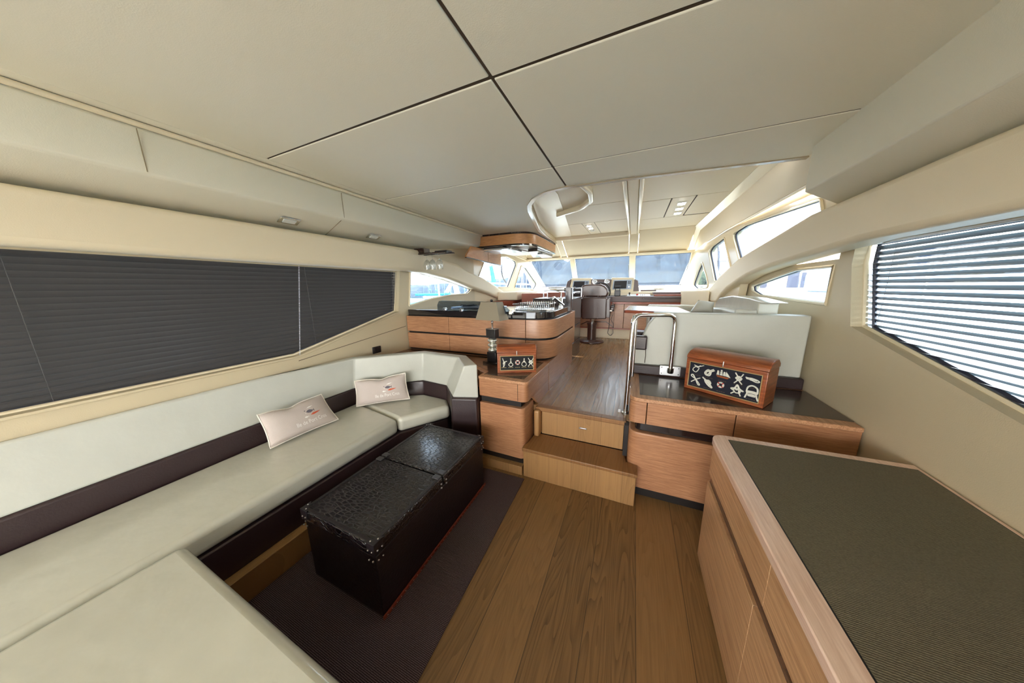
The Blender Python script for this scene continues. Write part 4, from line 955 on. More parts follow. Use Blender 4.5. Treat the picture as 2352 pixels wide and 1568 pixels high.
# bowls of the sink, tap
t = thing('sink', 'oval steel sink under the dish rack in the worktop corner', 'sink', (-.97, 2.8, 1.262))
bm = B(); tube(bm, [(-.97 + .2 * math.cos(a * PI / 16), 2.81 + .24 * math.sin(a * PI / 16), 1.264) for a in range(32)], .006, 6, True)
obj('rim', bm, 'steel', t, smooth=True)
obj('bowl', lathe(B(), [(0, 1.2635), (.19, 1.2635), (.195, 1.265)], (-.97, 2.81, 0), 32), 'steel', t)
t = thing('tap', 'chrome pull-out kitchen tap leaning over the dish rack', 'tap', (-.82, 3.12, 1.262))
b0 = Vector((-.77, 3.16, 1.262)); h0 = ony(*zg(1230, 780), 3.12); h1 = ony(*zg(960, 560), 3.05); h2 = ony(*zg(860, 600), 3.0)
obj('body', lathe(B(), [(.026, 0), (.026, .02), (.02, .03), (.02, .10), (.016, .11)], b0, 16), 'chrome', t, smooth=True)
obj('spout', tube(B(), [b0 + Vector((0, 0, .05)), h0, h1, h2 + Vector((0, 0, -.01))], [.018, .015, .014, .02], 12), 'chrome', t, smooth=True)
obj('lever', tube(B(), [b0 + Vector((0, 0, .10)), b0 + Vector((.0, .0, .17)), b0 + Vector((-.06, .0, .19))], .007, 8), 'chrome', t, smooth=True)
# dark fridge tower and post
t = thing('fridge_tower', 'dark glossy walnut fridge tower at the end of the galley beside the walkway', 'cabinet', (-.95, 3.85, .505))
for z0, z1 in ((.506, .74), (.748, .965), (.973, 1.345)):
    obj('door', box(B(), -1.25, -.712, 3.535, 4.17, z0, z1), 'wenge', t, bevel=.004)
obj('handle_slot', box(B(), -.7115, -.709, 3.58, 4.10, .968, .971), 'black', t)
t = thing('end_post', 'black upright post rising from the worktop end next to the helm seat', 'post', (-.72, 3.36, 1.2))
obj('post', box(B(), -.762, -.694, 3.34, 3.43, 1.12, 1.488), 'wenge', t, bevel=.003)
obj('cap_shelf', box(B(), -.98, -.66, 3.34, 3.46, 1.478, 1.490), 'gloss', t, bevel=.003)
bm = B(); tube(bm, [(-.69, 3.5, 1.42), (-.69, 3.9, 1.42)], .010); tube(bm, [(-.70, 3.45, 1.345), (-.70, 3.45, 1.475), (-.70, 4.1, 1.475), (-.70, 4.1, 1.345)], .007)
o = obj('counter_rail', bm, 'chrome', None, smooth=True); tag(o, 'chrome rail on top of the dark fridge tower', 'rail')
# glassware in the rail
gl0 = None
for i in range(3):
    c = Vector((-.80, 3.60 + .14 * i, 1.345)); lab = ['clear tumbler on the dark tower, nearest the black end post', 'clear tumbler on the dark tower, between its two neighbours', 'clear tumbler on the dark tower, farthest from the black end post'][i]
    if gl0 is None:
        gl0 = thing('tumbler', lab, 'glass', c, 0, 'tumblers behind the rail')
        obj('bowl', lathe(B(), [(.028, 0), (.033, .10), (.031, .10), (.026, .006), (0, .006)], (0, 0, 0), 20), 'clear', gl0, local=True, smooth=True)
    else: dup(gl0, c, label=lab)
# cherry panels and rail forward of the galley
t = thing('cherry_cabinet', 'reddish cherry cabinet against the port side forward of the galley', 'cabinet', (-1.5, 4.6, .505))
obj('front', box(B(), -1.90, -1.25, 4.75, 5.3, .506, 1.385), 'redwood', t, bevel=.006)
obj('side_panel', box(B(), -1.24, -1.02, 4.2, 4.75, .506, 1.41), 'redwood', t, bevel=.004)
obj('dark_base', box(B(), -1.92, -1.25, 4.70, 4.745, .506, 1.20), 'wenge', t)
bm = B()
q0, q1 = ony(*zg(640, 360), 4.1), ony(*zg(1330, 335), 4.1)
tube(bm, [Vector((q0.x, 4.1, 1.2)), q0, q1], .012); 
tube(bm, [Vector((q0.x + .06, 4.1, 1.2)), q0 + Vector((.06, 0, -.01))], .008)
o = obj('grab_rail', bm, 'chrome', None, smooth=True); tag(o, 'bent chrome grab rail in front of the cherry cabinet', 'rail')
t = thing('side_console', 'cream moulded ledge under the port side windows forward of the galley', 'side ledge', (-2.0, 5.2, 1.2))
obj('ledge', prism(B(), [(-2.34, 4.62), (-1.98, 4.72), (-1.92, 5.75), (-2.20, 5.78)], 1.26, 1.415), 'ceil2', t, bevel=.02, seg=3)
obj('support', prism(B(), [(-2.40, 4.1), (-2.06, 4.72), (-1.93, 5.75), (-2.20, 5.78)], .506, 1.255), 'redwood', t)

# overhead locker curving over the worktop
t = thing('overhead_locker', 'curved oak overhead locker with dark edging above the galley worktop', 'cabinet', (-1.9, 4.4, 2.1))
OX, OY, OE = -1.40, 3.89, 5.30
op = fillet(Vs([(-2.30, OY), (OX, OY), (OX - .02, OE)]), [0, .34, 0], 14, closed=False)
sw = lambda o_, z0, z1, th: sweep(B(), [Vector((q.x, q.y, 0)) for q in op], [(o_, z0), (o_, z1), (o_ + th, z1), (o_ + th, z0)])
obj('front', sw(0, 2.132, 2.272, .02), 'wood_lit', t, bevel=.002, smooth=True, ang=40)
obj('upper_edge', sw(.012, 2.270, 2.2995, .02), 'wenge', t, smooth=True, ang=40)
obj('lower_edge', sw(-.006, 2.108, 2.133, .045), 'gloss', t, bevel=.003, smooth=True, ang=40)
obj('underside', prism(B(), [(p.x - .03, p.y + .04) for p in op] + [(-2.30, OE)], 2.122, 2.135), 'ceil', t)
obj('end_panel', box(B(), -2.30, OX - .02, OE - .02, OE, 2.135, 2.295), 'wood', t)
obj('left_edge', extr(B(), [(-2.335, OY - .006, 2.108), (-2.30, OY - .006, 2.108), (-2.27, OY - .006, 2.21), (-2.275, OY - .006, 2.30), (-2.305, OY - .006, 2.30), (-2.30, OY - .006, 2.21)], (0, .03, 0)), 'gloss', t)
# underside lamp box and extractor
t = thing('underlocker_lamp', 'dark wood lamp box with a chrome fitting under the overhead locker', 'lamp', (-1.5, 4.8, 2.1))
obj('box', prism(B(), [(-1.62, 4.35), (-1.46, 4.35), (-1.46, 5.25), (-1.85, 5.25)], 2.062, 2.106), 'wenge', t, bevel=.004)
obj('fitting', prism(B(), [(-1.55, 4.62), (-1.455, 4.62), (-1.455, 5.2), (-1.66, 5.2)], 2.040, 2.062), 'steel', t, bevel=.006)
t = thing('extractor_hood', 'flat steel extractor hood under the overhead locker above the cooktop', 'extractor hood', (-1.9, 4.0, 2.05))
e0, e1 = ony(1050, 580, 3.95), ony(1148, 576, 3.95)
obj('body', box(B(), -2.29, -1.75, 3.96, 4.4, 2.065, 2.105), 'steel', t, bevel=.006)
obj('glass_visor', box(B(), -2.28, -1.78, 3.90, 3.96, 2.068, 2.076), 'chrome', t, bevel=.002)
bm = B(); tube(bm, [(-1.85, 3.88, 2.105), (-1.66, 4.6, 2.09)], .006, 6); obj('arm', bm, 'black', t)
# wall cupboards along the port side
t = thing('wall_cupboard', 'low oak cupboard row fixed high on the port wall over the side window', 'cabinet', (-2.35, 4.2, 1.92))
pA = [onx(1080 + x / 11.2, 560 + y / 11.2, -2.22) for x, y in ((-90, 330), (795, 545), (840, 270), (-150, 255))]
obj('bottom_edge', prism_x(B(), [(pA[0].y, pA[0].z - .012), (pA[1].y, pA[1].z - .012), (pA[1].y, pA[1].z), (pA[0].y, pA[0].z)], -2.25, -2.218), 'wenge', t)
mid = [(pA[0].y * .42 + pA[1].y * .58), (pA[0].z * .42 + pA[1].z * .58)]
obj('door', prism_x(B(), [(pA[0].y, pA[0].z), (mid[0] - .003, mid[1]), (mid[0] - .003, 2.10), (pA[0].y + .15, 2.10), (pA[0].y, pA[0].z + .02)], -2.25, -2.22), 'wood_lit', t)
obj('door', prism_x(B(), [(mid[0] + .003, mid[1]), (pA[1].y, pA[1].z), (pA[1].y, 2.10), (mid[0] + .003, 2.10)], -2.25, -2.22), 'wood_lit', t)

# glass rack with three hanging wine glasses
t = thing('glass_rack', 'dark wooden stemware rack under the soffit end above the galley window', 'rack', (-2.15, 2.62, 1.88))
R0 = ony(957, 583, 2.62); 
obj('rail', box(B(), -2.43, -1.95, 2.59, 2.62, 1.888, 1.905), 'wenge', t, bevel=.003)
obj('rail', box(B(), -2.33, -1.90, 2.68, 2.71, 1.888, 1.900), 'wenge', t, bevel=.003)
obj('bracket', box(B(), -2.10, -1.93, 2.60, 2.70, 1.898, 1.918), 'plastic', t, bevel=.003)
obj('hanger', box(B(), -2.40, -2.25, 2.6, 2.70, 1.905, 1.96), 'wenge', t)
gl0 = None
for i, px_ in enumerate((980, 992.7, 1009)):
    c = ony(px_, 588, 2.65); c.z = 1.893
    lab = ['upside-down wine glass hanging from the rack, nearest the window blind', 'upside-down wine glass hanging between the two others', 'upside-down wine glass hanging from the rack, nearest the overhead locker'][i]
    if gl0 is None:
        gl0 = thing('wine_glass', lab, 'wine glass', c, 0, 'wine glasses hanging from the rack')
        obj('foot', lathe(B(), [(0, .012), (.033, .012), (.033, .010), (.006, .006), (.004, 0)], seg=20), 'wine', gl0, local=True, smooth=True)
        obj('stem', lathe(B(), [(.004, .006), (.0035, -.05), (.006, -.062)], seg=12), 'wine', gl0, local=True, smooth=True)
        obj('bowl', lathe(B(), [(.006, -.06), (.022, -.07), (.037, -.095), (.041, -.125), (.034, -.175), (.0325, -.175), (.0395, -.125), (.0355, -.096), (.021, -.072), (0, -.063)], seg=24), 'wine', gl0, local=True, smooth=True)
    else: dup(gl0, c, label=lab)

# ================================================================== STARBOARD LOW CABINET
t = thing('sideboard', 'low oak sideboard right of the steps with a glossy dark top inlay', 'cabinet', (.6, 2.2, 0))
obj('plinth', box(B(), .10, 1.12, 1.95, 2.05, 0.001, .075), 'black', t)
lowp = fillet(Vs([(.030, 1.92), (1.14, 1.92), (1.14, 2.07), (.030, 2.07)]), [.075, 0, 0, 0], 8)
obj('lower_door', prism(B(), lowp, .075, .502), 'wood', t, bevel=.008, seg=3)
obj('middle_recess', prism(B(), fillet(Vs([(.068, 1.955), (1.14, 1.955), (1.14, 2.5), (.068, 2.5)]), [.05, 0, 0, 0], 6), .5065, .572), 'gloss', t)
x1_ = ony(1691.8, 954, 1.92).x
for a, b_, m_ in ((.134, x1_ - .0025, 'wood'), (x1_ + .0025, 1.14, 'wood')):
    obj('drawer', box(B(), a, b_, 1.921, 2.5, .572, .728), m_, t, bevel=.0025)
cp = fillet(Vs([(.024, 1.92), (.129, 1.92), (.129, 2.5), (.024, 2.5)]), [.075, 0, 0, 0], 8)
obj('corner_end', prism(B(), cp, .572, .728), 'wood', t, bevel=.003)
tp = obj('top', prism(B(), fillet(Vs([(.020, 1.913), (1.14, 1.913), (1.14, 2.5), (.020, 2.5)]), [.075, 0, 0, 0], 8), .729, .755), 'woodtop', t, bevel=.004)
obj('inlay', prism(B(), fillet(Vs([(.084, 1.985), (1.14, 1.985), (1.14, 2.465), (.084, 2.465)]), .004, 1), .7552, .7562), 'wenge', tp)

# foreground starboard cabinet
t = thing('long_cabinet', 'pale oak cabinet in the right foreground with olive leather top inlay', 'cabinet', (.8, .3, 0))
obj('plinth', box(B(), .47, 1.13, YB + .1, 1.55, .001, .02), 'black', t)
obj('carcass', box(B(), .445, 1.13, -2.19, 1.57, .021, .69), 'black', t)  # unseen black box added so no light shows through the door gaps
for a, b_ in ((-2.2, -.62), (-.618, .948), (.950, 1.60)):
    fr_ = .03 if b_ > 1.5 else 0
    pts = fillet(Vs([(.42, a), (1.14, a), (1.14, b_), (.42, b_)]), [0, 0, 0, .045 if fr_ else .0], 6)
    obj('lower_door', prism(B(), pts, .02, .475), 'wood2', t, bevel=.0008, seg=1)
bm = B(); prism_y(bm, [(.443, .527), (.432, .476), (.47, .476), (1.132, .476), (1.132, .527)], -2.2, 1.575); obj('middle_recess', bm, 'wenge2', t)
for a, b_ in ((-2.2, -.62), (-.618, .905), (.907, 1.61)):
    pts = fillet(Vs([(.423, a), (1.14, a), (1.14, b_), (.423, b_)]), [0, 0, 0, .05 if b_ > 1.5 else 0], 6)
    obj('drawer', prism(B(), pts, .527, .694), 'wood2', t, bevel=.0008, seg=1)
tp = obj('top', prism(B(), fillet(Vs([(.415, -2.2), (1.14, -2.2), (1.14, 1.63), (.415, 1.615)]), [0, 0, 0, .07], 8), .697, .732), 'woodcream', t, bevel=.004)
obj('inlay', prism(B(), [(.485, -2.1), (1.12, -2.1), (1.12, 1.585), (.485, 1.568)], .7322, .7335), 'matgreen', tp)
obj('inlay_seam', prism(B(), [(.481, -2.104), (1.124, -2.104), (1.124, 1.589), (.481, 1.572)], .7320, .7327), 'black', tp)

# ================================================================== UPPER DINETTE
zq = lambda x, y: (1280 + x * .20578, 580 + y * .20578)
t = thing('dinette_settee', 'cream leather dinette settee whose tall back faces the saloon', 'sofa', (.6, 3.2, .505))
P_ = [ony(*zq(x, y), 2.5) for x, y in ((820, 1235), (838, 1100), (900, 1000), (960, 920), (985, 860), (1025, 790), (1080, 728), (1120, 712))]
pan = [(p.x, p.z) for p in P_] + [(.16, 1.279), (1.12, 1.279), (1.12, .835)]
obj('rear_panel', prism_y(B(), pan, 2.505, 2.60), 'leather2', t, bevel=.018, seg=4)
obj('panel_seam', tube(B(), [Vector((p.x, 2.505, p.z)) for p in [ony(*zq(x, y), 2.505) for x, y in ((975, 1230), (985, 1150), (985, 1060), (985, 950))]], .003, 6), 'groove', t)
obj('lower_band', box(B(), .016, 1.13, 2.470, 2.51, .757, .838), 'dleather', t, bevel=.01, seg=3)
a0, a1 = ony(*zq(868, 925), 2.46), ony(*zq(995, 1085), 2.46)
obj('arm_pad', box(B(), a0.x, a1.x, 2.44, 2.5, a1.z, a0.z), 'dleather', t, bevel=.012, seg=4)
obj('base', box(B(), .03, 1.0, 2.61, 2.72, .506, 1.1), 'wenge', t)
# side run of the settee against the starboard wall
sb = [zr(x, y, .86) for x, y in ((545, 1400), (600, 1330), (800, 1298), (1050, 1330), (1330, 1410))]
pts = [(p.y, p.z) for p in sb] + [(2.62, sb[-1].z - .01), (2.62, .9), (sb[0].y + .02, .9)]
obj('side_back', prism_x(B(), pts, .86, .98), 'leather', t, bevel=.02, seg=4)
sb = [zr(x, y, .78) for x, y in ((560, 1470), (980, 1520), (1330, 1560))]
obj('side_bolster', prism_x(B(), [(sb[0].y, sb[0].z), (sb[1].y - .006, sb[1].z), (sb[1].y - .006, .95), (sb[0].y, .95)][::1], .72, .855), 'leather2', t, bevel=.02, seg=4)
obj('side_bolster', prism_x(B(), [(sb[1].y - .012, sb[1].z), (2.62, sb[2].z - .005), (2.62, .95), (sb[1].y - .012, .95)], .72, .855), 'leather2', t, bevel=.02, seg=4)
obj('seat_cushion', box(B(), .45, .85, 2.62, 4.3, .82, .94), 'leather', t, bevel=.03, seg=3)
f0 = ony(*zq(1010, 580), 4.25); f1 = ony(*zq(1530, 572), 4.25)
obj('forward_back', box(B(), f0.x, .9, 4.2, 4.33, .75, f0.z), 'leather', t, bevel=.03, seg=4)
obj('seat_base', box(B(), .46, .97, 2.61, 4.3, .506, .82), 'wood', t)
# cushion
q = [ony(*zr_, 3.15) for zr_ in ((1560 + 150 * .153, 480 + 1560 * .153), (1560 + 500 * .153, 480 + 1580 * .153), (1560 + 553 * .153, 480 + 1405 * .153), (1560 + 310 * .153, 480 + 1368 * .153))]
q[2].y += .06; q[3].y += .06
tcu = thing('scatter_cushion', 'pale cream square cushion leaning on the dinette settee', 'cushion', (q[0] + q[1]) / 2)
bm = B(); N = 14; nn = (q[1] - q[0]).cross(q[3] - q[0]).normalized()
P2 = lambda u, v: (q[0] * (1 - u) + q[1] * u) * (1 - v) + (q[3] * (1 - u) + q[2] * u) * v
pf = lambda u, v: .05 * max(0, 1 - abs(2 * u - 1) ** 2.4) ** .6 * max(0, 1 - abs(2 * v - 1) ** 2.4) ** .6
for sg in (1, -1):
    G = [[V(bm, P2(i / N, j / N) + nn * pf(i / N, j / N) * sg) for j in range(N + 1)] for i in range(N + 1)]
    for i in range(N):
        for j in range(N): bm.faces.new((G[i][j], G[i + 1][j], G[i + 1][j + 1], G[i][j + 1]))
bmesh.ops.remove_doubles(bm, verts=bm.verts, dist=1e-5)
obj('cover', bm, 'leather2', tcu, smooth=True, ang=80)
# table
t = thing('dining_table', 'walnut dining table with a glossy top between the settee and helm', 'table', (.2, 3.3, .505))
tz = 1.228
tpts = [onz(*zq(x, y), tz) for x, y in ((745, 640), (1555, 682), (1350, 608), (800, 590))]
tp = fillet([Vector((p.x, p.y, 0)) for p in tpts], [.05, .02, .03, .05], 5)
obj('tabletop', prism(B(), tp, tz - .032, tz), 'redwood', t, bevel=.006)
cc = sum(tp, Vector()) / len(tp); o_ = obj('inlay', prism(B(), [tuple(cc + (p - cc) * .93) for p in tp], tz, tz + .0015), 'wenge', t)
obj('pedestal', lathe(B(), [(.16, .506), (.16, .52), (.05, .54), (.045, tz - .05), (.1, tz - .033)], (cc.x, cc.y, 0), 20), 'steel', t, smooth=True)

# handrail
t = thing('handrail', 'chrome tube handrail bent around the end of the dinette above the steps', 'handrail', (.0, 2.2, .505))
K = [Vector((.0, 2.20, .506)), Vector((.010, 2.215, 1.282)), Vector((.312, 2.452, 1.268)), Vector((.312, 2.455, .842))]
obj('tube', tube(B(), fillet(K, [0, .07, .08, 0], 8, closed=False), .0165, 14), 'chrome', t, smooth=True)
K2 = [Vector((.0, 2.245, 1.0)), Vector((-.012, 2.25, 1.23)), Vector((.0, 2.215, 1.275))]
obj('inner_tube', tube(B(), fillet([Vector((.030, 2.24, .80)), Vector((.030, 2.24, 1.262)), Vector((.01, 2.215, 1.272))], [0, .03, 0], 5, closed=False), .011, 10), 'chrome', t, smooth=True)
fl = obj('flange', prism_y(B(), [(p.x, p.y) for p in fillet(Vs([(.235, .772), (.385, .772), (.385, .852), (.235, .852)]), .008, 3)], 2.458, 2.469), 'steel', t, bevel=.002)
bm = B()
for x in (.25, .37):
    for z in (.787, .838): blob(bm, (x, 2.457, z), (.005, .003, .005), 1)
obj('screws', bm, 'plastic', fl)
obj('socket', lathe(B(), [(.024, .842), (.024, .80), (.019, .795), (0, .795)], (.312, 2.452, 0), 14), 'chrome', t, smooth=True)
obj('foot', lathe(B(), [(.03, .506), (.03, .512), (.02, .516)], (.0, 2.2, 0), 14), 'steel', t, smooth=True)
o = obj('door_stop', box(B(), -.055, -.035, 2.19, 2.20, .506, .530), 'steel', None, bevel=.002); tag(o, 'tiny steel stop on the upper floor at the foot of the handrail', 'door stop')

# ================================================================== HELM
zh = lambda x, y: (1280 + x * .12755, 600 + y * .12755)
SY = 4.90
def hp(x, y, Y=SY): return ony(*zh(x, y), Y)
t = thing('helm_chair', 'chocolate leather helm seat on a round pedestal, seen from behind', 'chair', (-.655, 4.95, .505))
pts = [hp(*p) for p in ((440, 640), (430, 540), (440, 440), (520, 415), (640, 408), (780, 412), (850, 440), (905, 500), (920, 560), (890, 640))]
pts = fillet(pts, .03, 3)
obj('headrest', extr(B(), pts, (0, .17, 0)), 'seatl', t, bevel=.03, seg=5)
pts = fillet([hp(*p) for p in ((440, 655), (890, 655), (885, 800), (878, 1040), (440, 1038), (435, 900), (438, 760))], .02, 3)
obj('backrest', extr(B(), pts, (0, .14, 0)), 'seatl', t, bevel=.028, seg=5)
for (xa, xb) in ((365, 436), (882, 945)):
    pts = fillet([hp(*p, SY + .05) for p in ((xa, 700), (xb, 650), (xb, 1020), (xa + (8 if xa < 400 else -6), 1010))], .02, 3)
    obj('side_bolster', extr(B(), pts, (0, .22, 0)), 'seatl', t, bevel=.02, seg=4)
c0, c1 = hp(440, 1030), hp(880, 1030)
obj('seat_cushion', box(B(), c0.x + .01, c1.x - .01, SY + .12, SY + .62, c0.z + .02, c0.z + .14), 'seatl', t, bevel=.035, seg=4)
bm = B()
for x in (470, 512, 735, 782): blob(bm, hp(x, 628) + Vector((0, -.003, 0)), (.006, .006, .006), 1)
for x in (500, 724): blob(bm, hp(x, 1024) + Vector((0, -.003, 0)), (.006, .006, .006), 1)
obj('studs', bm, 'chrome', t, smooth=True)
px_ = hp(615, 1040).x
obj('post', lathe(B(), [(.035, .84), (.035, .905), (.05, .93), (.05, .96)], (px_, SY + .1, 0), 20), 'steel', t, smooth=True)
obj('pedestal', lathe(B(), [(.075, .52), (.075, .825), (.088, .828), (.088, .85), (.036, .855)], (px_, SY + .1, 0), 28), 'seatl', t, smooth=True)
obj('base_disc', lathe(B(), [(.205, .506), (.215, .515), (.212, .535), (.20, .545), (.09, .55), (.076, .556)], (px_, SY + .1, 0), 36), 'seatl', t, smooth=True)
for xa, xb, yv in ((345, 400, 740), (900, 985, 890)):
    a, b_ = hp(xa, yv, SY + .1), hp(xb, yv, SY + .1)
    obj('armrest_hinge', tube(B(), [a, b_], .022, 10), 'chrome', t, smooth=True)
    xx = (a.x if xa < 400 else b_.x)
    obj('armrest', box(B(), xx - .03, xx + .03, SY + .1, SY + .42, a.z + .01, a.z + .06), 'seatl', t, bevel=.012)
# cords hanging at the seat
bm = B(); tube(bm, fillet([hp(*p, SY + .05) for p in ((945, 930), (935, 1150), (905, 1290), (955, 1350), (1005, 1290), (1000, 1215))], .03, 4, closed=False), .005, 6)
tube(bm, fillet([hp(*p, SY + .05) for p in ((995, 960), (965, 1050), (1010, 1130), (1012, 1200))], .02, 3, closed=False), .0035, 6)
o = obj('handset_cord', bm, 'plastic', None, smooth=True); tag(o, 'black looped cord hanging at the right side of the helm seat', 'cord')
bm = B(); tube(bm, fillet([hp(*p, SY + .02) for p in ((375, 1170), (370, 1250), (405, 1310))], .02, 3, closed=False), .005, 6)
o = obj('handset_cord', bm, 'plastic', None, smooth=True); tag(o, 'black cord curving down at the left side of the helm seat', 'cord')
t = thing('radio_handset', 'black radio handset hooked beside the helm seat armrest', 'handset', hp(985, 860, SY + .12))
a, b_ = hp(965, 790, SY + .12), hp(1020, 900, SY + .12)
obj('body', box(B(), a.x, b_.x, SY + .12, SY + .17, b_.z, a.z), 'plastic', t, bevel=.01)
obj('hook', tube(B(), [a + Vector((.03, 0, .0)), a + Vector((.03, 0, .05))], .006), 'chrome', t)

# console
CYF = 5.44
t = thing('helm_console', 'wide helm console with oak fronts, dark top and cream plinth under the windscreen', 'console', (-.3, 5.8, .505))
obj('plinth', box(B(), -1.35, .93, CYF + .03, 6.2, .506, .69), 'ceil2', t, bevel=.004)
obj('kick_strip', box(B(), -1.35, .93, CYF + .005, CYF + .04, .690, .712), 'redwood', t)
xa = ony(*zh(1030, 900), CYF).x; xb = ony(*zh(1200, 900), CYF).x
obj('door', box(B(), xa, xb - .003, CYF, CYF + .03, .714, 1.165), 'wood', t, bevel=.003)
obj('door', box(B(), xb + .003, .92, CYF, CYF + .03, .714, 1.165), 'wood', t, bevel=.003)
obj('front_left', extr(B(), [(-1.35, CYF + .04, .714), (xa - .004, CYF + .04, .714), (xa - .004, CYF + .04, 1.16), (-1.35, CYF + .04, 1.16)], (0, .03, 0)), 'wood', t)
obj('recess_edge', extr(B(), [hp(x, y, CYF + .03) for x, y in ((425, 1140), (540, 1090), (880, 1095), (1015, 1195), (1015, 1185), (885, 1083), (535, 1078), (425, 1128))], (0, .008, 0)), 'wenge', t)
obj('core', box(B(), -1.35, .92, CYF + .075, 6.2, .70, 1.17), 'black', t)
obj('under_edge', box(B(), -.41, .92, CYF - .03, CYF + .05, 1.166, 1.205), 'redwood', t, bevel=.004)
wtp = fillet(Vs([(-.38, CYF - .04), (.945, CYF - .04), (.93, 6.0), (-1.75, 6.0), (-1.75, 5.72), (-.95, 5.72), (-.55, 5.58)]), [.08, .01, 0, 0, .05, .1, .05], 6)
obj('worktop', prism(B(), wtp, 1.205, 1.305), 'dash', t, bevel=.018, seg=4)
u0, u1 = ony(*zq(950, 500), CYF - .05), ony(*zq(1500, 512), CYF - .05)
obj('drawer_lip', box(B(), u0.x, u1.x, CYF - .055, CYF - .03, u1.z - .004, u1.z + .012), 'wenge', t, bevel=.003)
w0, w1 = ony(*zq(1080, 470), 5.56), ony(*zq(1475, 445), 5.56)
obj('wood_flap', box(B(), w0.x, w1.x, 5.48, 5.72, 1.306, 1.335), 'redwood', t, bevel=.006)
obj('flap_edge', box(B(), w0.x - .01, w1.x + .01, 5.62, 5.86, 1.336, 1.372), 'dash', t, bevel=.008)
c0, c1 = ony(*zq(780, 478), 5.5), ony(*zq(1040, 455), 5.5)
cp_ = obj('switch_panel', extr(B(), [(c0.x, 5.47, 1.3055), (c1.x, 5.47, 1.3055), (c1.x, 5.64, 1.33), (c0.x, 5.64, 1.33)], (0, 0, .006)), 'hull', t, bevel=.002)
obj('dash_pad', box(B(), -.33, c0.x - .02, 5.50, 5.62, 1.306, 1.315), 'plastic', t, bevel=.003)
r_ = ony(*zq(893, 466), 5.5)
obj('red_knob', lathe(B(), [(.016, 0), (.018, .02), (.012, .03), (0, .032)], (r_.x, 5.54, 1.318), 12), 'red', cp_, smooth=True)
bm = B()
for i in range(3): lathe(bm, [(.008, 0), (.008, .018), (0, .02)], (r_.x + .06 + i * .03, 5.53, 1.316), 8)
obj('black_knob', bm, 'plastic', cp_)
j_ = ony(*zq(806, 455), 5.5)
js = obj('joystick', lathe(B(), [(.022, 0), (.022, .01), (.008, .016), (.008, .035), (.015, .042), (.015, .058), (0, .062)], (j_.x, 5.55, 1.312), 14), 'plastic', t, smooth=True)
# left part of the console: white machine panel
a, b_ = ony(*zg(1000, 430), 5.5), ony(*zg(1320, 520), 5.5)
obj('side_panel', extr(B(), [(a.x, 5.45, b_.z), (b_.x, 5.45, b_.z), (b_.x, 5.62, a.z), (a.x + .04, 5.62, a.z)], (0, 0, .012)), 'hull', t, bevel=.003)
obj('side_block', box(B(), a.x - .03, b_.x, 5.46, 5.72, 1.17, b_.z - .002), 'dash', t, bevel=.01)

ru = obj('dark_backsplash', box(B(), -1.34, -.93, 5.74, 5.82, 1.306, 1.462), 'plastic', t, bevel=.006)  # dark backsplash added to cover the bright shelf seen above the tower
obj('silver_keys', box(B(), -1.16, -1.02, 5.733, 5.739, 1.36, 1.40), 'bezel', ru)
t = thing('engine_throttle', 'black two-lever engine throttle on the helm console', 'throttle', ony(*zh(1080, 595), 5.48))
a, b_ = ony(*zh(1028, 595), 5.48), ony(*zh(1138, 520), 5.48)
obj('base', box(B(), a.x, b_.x, 5.47, 5.60, 1.306, b_.z), 'plastic', t, bevel=.012)
for xx in (a.x + .012, b_.x - .012): obj('lever', tube(B(), [(xx, 5.50, b_.z - .01), (xx, 5.47, ony(*zh(1080, 462), 5.48).z)], .006, 8), 'plastic', t, smooth=True)
zt_ = ony(*zh(1080, 455), 5.48).z
obj('handle', tube(B(), [(a.x, 5.47, zt_), (b_.x, 5.47, zt_)], .010, 8), 'plastic', t, smooth=True)

# instrument pods
PY = 5.86
def pod(label, corners, scr, side, keys):
    pts = [ony(*zh(*p), PY) for p in corners]; base = pts[0]
    t = thing('instrument_pod', label, 'instrument pod', (base.x, PY, 1.3), 0, 'helm display pods')
    pts = [Vector((p.x, PY + (p.z - base.z) * .25, p.z)) for p in pts]
    obj('housing', extr(B(), pts, (0, .14, 0)), 'ceil2', t, bevel=.012, seg=3)
    sp = [ony(*zh(*p), PY) for p in scr]; sp = [Vector((p.x, PY + (p.z - base.z) * .25 - .004, p.z)) for p in sp]
    bz = obj('bezel', extr(B(), sp, (0, -.014, 0)), 'bezel', t, bevel=.004)
    def sub(u0, u1, v0, v1, d):
        S_ = lambda u, v: (sp[0] * (1 - u) + sp[1] * u) * (1 - v) + (sp[3] * (1 - u) + sp[2] * u) * v + Vector((0, -d, 0))
        return [S_(u0, v0), S_(u1, v0), S_(u1, v1), S_(u0, v1)]
    obj('screen', extr(B(), sub(.06, .74, .08, .90, .0142), (0, -.002, 0)), 'screen', bz)
    bm = B()
    for i in range(3):
        for j in range(2): extr(bm, sub(.80 + j * .08, .86 + j * .08, .62 + i * .11 - .06, .70 + i * .11 - .06, .0142), (0, -.003, 0))
    c = sum(sub(.86, .88, .22, .26, .016), Vector()) / 4
    for a in range(10): 
        pass
    extr(bm, [c + Vector((.016 * math.cos(a * PI / 5), 0, .016 * math.sin(a * PI / 5))) for a in range(10)], (0, -.004, 0))
    obj('keys', bm, 'screen', bz)
    sd = [ony(*zh(*p), PY + .02) for p in side]
    obj('side_cheek', extr(B(), sd, (0, .3, 0)), 'dash', t, bevel=.01)
    return t
pod('cream display pod left of the steering wheel, partly behind the seat', ((222, 500), (600, 500), (610, 300), (245, 302)), ((270, 480), (560, 480), (572, 345), (285, 348)), ((150, 480), (222, 500), (242, 320), (180, 360)), 0)
